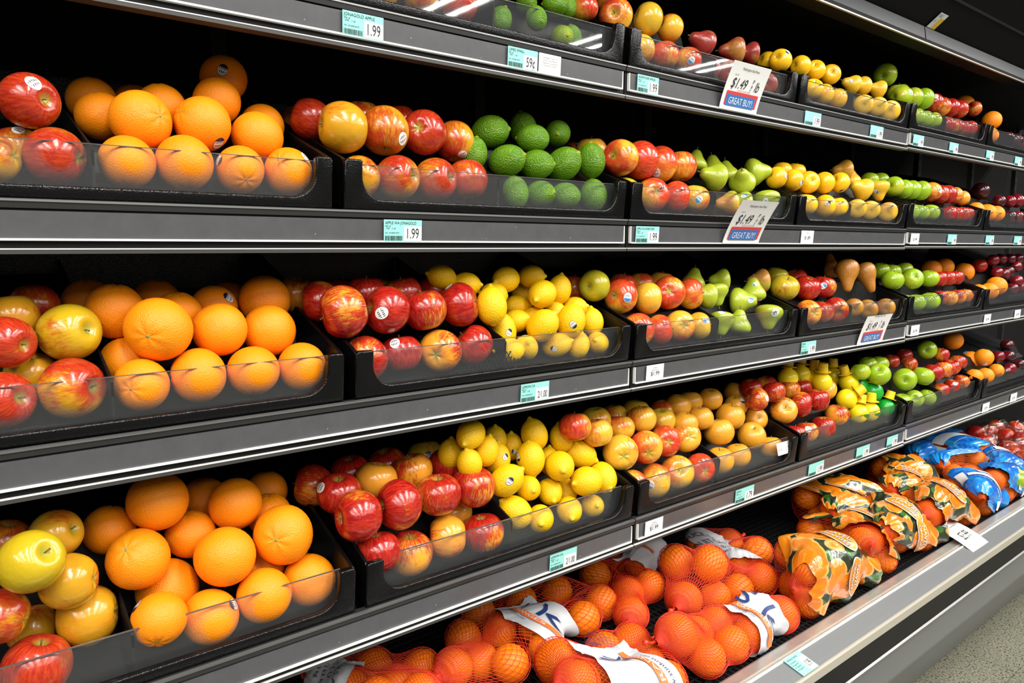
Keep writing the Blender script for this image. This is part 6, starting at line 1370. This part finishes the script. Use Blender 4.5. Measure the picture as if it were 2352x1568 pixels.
net_bag('net6','red net orange bag front left with bright white S label',(.36,.66,.9,3.6),sk_print(.01),-1)
def oval(cx, cz, rx, rz, n=22):
    p = Print(); v = [(cx,-.001,cz)]+[(cx+rx*math.cos(2*math.pi*k/n),-.001,cz+rz*math.sin(2*math.pi*k/n)) for k in range(n)]; p.add(v,[(0,1+k,1+(k+1)%n) for k in range(n)]); return p
def film_bag(key, label, span, logos, axis=None, mat='film'):
    balls = BAGS[key]; blue = mat == 'bluefilm'
    t = bag_root('bag_of_mandarins' if blue else 'film_bag_of_oranges', balls, label, 'bag', 'blue mandarin bags' if blue else 'printed film bags of navel oranges'); bag_fruit(t, balls, BORANGE_ME)
    h = Hull(balls, axis, 38, 48, .002, .022, 160); child('net', h.threads(48, 40, .00050, DZ+.001), M['net2' if blue else 'net'], t)
    u0,u1,a0,a1 = span; b = child('printed_film', h.patch(u0,u1,a0,a1,.005,40,44,sum(map(ord,key)),.0022,DZ+.002,.012), M[mat], t); b['label'] = 'blue printed film' if blue else 'glossy orange printed film'
    um, am = (u0+u1)/2, (a0+a1)/2
    if blue:
        p = Print(); p.bar(-.055,.045,.004,.018); p.bar(-.03,.006,.026,.050); p.bar(.050,.075,-.03,.0); p.bar(-.08,-.06,-.03,.03); p.bar(.06,.09,.03,.05); w = Print(); w.text('NEW', .012, -.022, .011); w.text('mandarins', -.045, -.012, .009)
        for q,m_ in ((p,'paper'),(w,'paper')):
            q = fine(q,5); V = h.print_on(q, um, am, .0125); V[:,2] = np.maximum(V[:,2], DZ+.003); mesh_obj('lettering', pyd('lettering', V, q.f), M[m_], b)
    else:
        for lx,lz,sc,rot in logos:
            def spin(P):
                c_,s_ = math.cos(rot),math.sin(rot); P.v = [(lx+(x*c_-z*s_)*sc, y, lz+(x*s_+z*c_)*sc) for x,y,z in P.v]; return P
            x1 = Print(); x1.text('NAVEL',0,.0015,.0185,.9,align='C'); x1.text('ORANGES',0,-.0150,.0150,.85,align='C')
            x2 = Print(); x2.text('NAVEL',.0008,.0007,.0190,.92,align='C'); x2.text('ORANGES',.0008,-.0158,.0154,.87,align='C')
            for P,m_,off in ((oval(0,0,.044,.026),'paper',.0120),(oval(0,0,.0415,.0235),'logo',.0126),(x2,'ink',.0131),(x1,'paper',.0136)):
                q = fine(spin(P),4); V = h.print_on(q, um, am, off); V[:,2] = np.maximum(V[:,2], DZ+.003); mesh_obj('logo' if m_ == 'logo' else 'lettering', pyd('logo', V, q.f), M[m_], b)
        k_ = Print(); k_.text('SK', -.10, .045, .017, 1.0); k_.text('SK', .055, -.05, .017, 1.0); q = fine(k_,2); V = h.print_on(q, um, am, .0125); V[:,2] = np.maximum(V[:,2], DZ+.003); mesh_obj('lettering', pyd('lettering', V, q.f), M['ink'], b)
LG = [(-.035,.0,1.0,.1),(.055,-.012,.85,-.2)]
film_bag('N1','orange printed film bag nearest the net bags, front of the deck',(.06,.94,.7,3.9),LG)
film_bag('N2','shiny orange film bag lying across behind the foremost film bag',(.18,.86,.6,3.5),[(.0,.0,1.1,-.4)])
film_bag('N3','orange film bag with white oval logo near the price card',(.05,.80,.6,3.6),[(-.01,.0,1.0,.0),(.06,-.01,.8,0)])
film_bag('N4','orange film bag at the back in the shelf shadow',(.02,.72,.6,3.4),[(.0,.0,1.0,.2)])
film_bag('N5','orange film bag at the back beside the blue bags',(.03,.62,.6,3.4),[(.0,.0,.9,.0)])
film_bag('N6','crinkled glare-covered orange film bag just behind the price card',(.10,.92,.6,3.7),[(.0,.0,1.0,-.2)])
film_bag('B1','small blue mandarin bag at the back beside the orange film bags',(.02,.98,.3,3.3),[],None,'bluefilm')
film_bag('B2','long blue mandarin bag at the back under the shelf edge',(.02,.98,.2,2.3),[],None,'bluefilm')
film_bag('B3','blue mandarin bag in front with bare oranges at its right end',(.02,.55,.5,4.0),[],None,'bluefilm')
film_bag('B4','blue and white mandarin bag by the front rail, farthest right',(.15,.98,.5,3.5),[],None,'bluefilm')
film_bag('B5','blue mandarin bag with white stripe behind the rightmost blue one',(.04,.85,.4,3.1),[],None,'bluefilm')
for key,lab in (('R1','clear film bag of red fruit at the back under the shelf'),('R2','clear crinkled bag of red fruit at the right picture edge'),('R3','clear bag of red fruit in front of the other red bags')):
    balls = BAGS[key]; t = bag_root('bag_of_red_apples', balls, lab, 'bag', 'clear bags of red fruit')
    for x,y,z,r in balls:
        o = bpy.data.objects.new('apple', FMESH['gala']); link(o, t); o.matrix_parent_inverse = Matrix.Translation(-t.location); o.location = (x,y,z); o.scale = (2*r,)*3
        o.rotation_euler = (RND.uniform(0,6),RND.uniform(0,6),0); o.color = (RND.uniform(.7,1),0,0,1)
    h = Hull(balls, None, 30, 40, .002, .03); child('clear_film', h.patch(.0,1,0,6.283,.004,60,80,len(lab),.004,DZ+.002,0), M['clearbag'], t)
place_fruit('granny','apple',(2.66,.748,.540),.062,(-.3,-.4,.8),0,None,'single green apple lying on the bagged oranges at the right edge','apple','loose apple on the deck')

lc = card_obj('price_label', .062, .030, M['paper'], (1.640,.962,.772), math.radians(-14)); tag(lc, 'small white label stuck on the clear front below the asian pears', 'price tag')
pp = Print(); pp.text('1.79',.004,-.008,.014,.9); pp.text('per lb',-.028,-.004,.008,.9); pp.build('lettering', M['grey_ink'], lc)
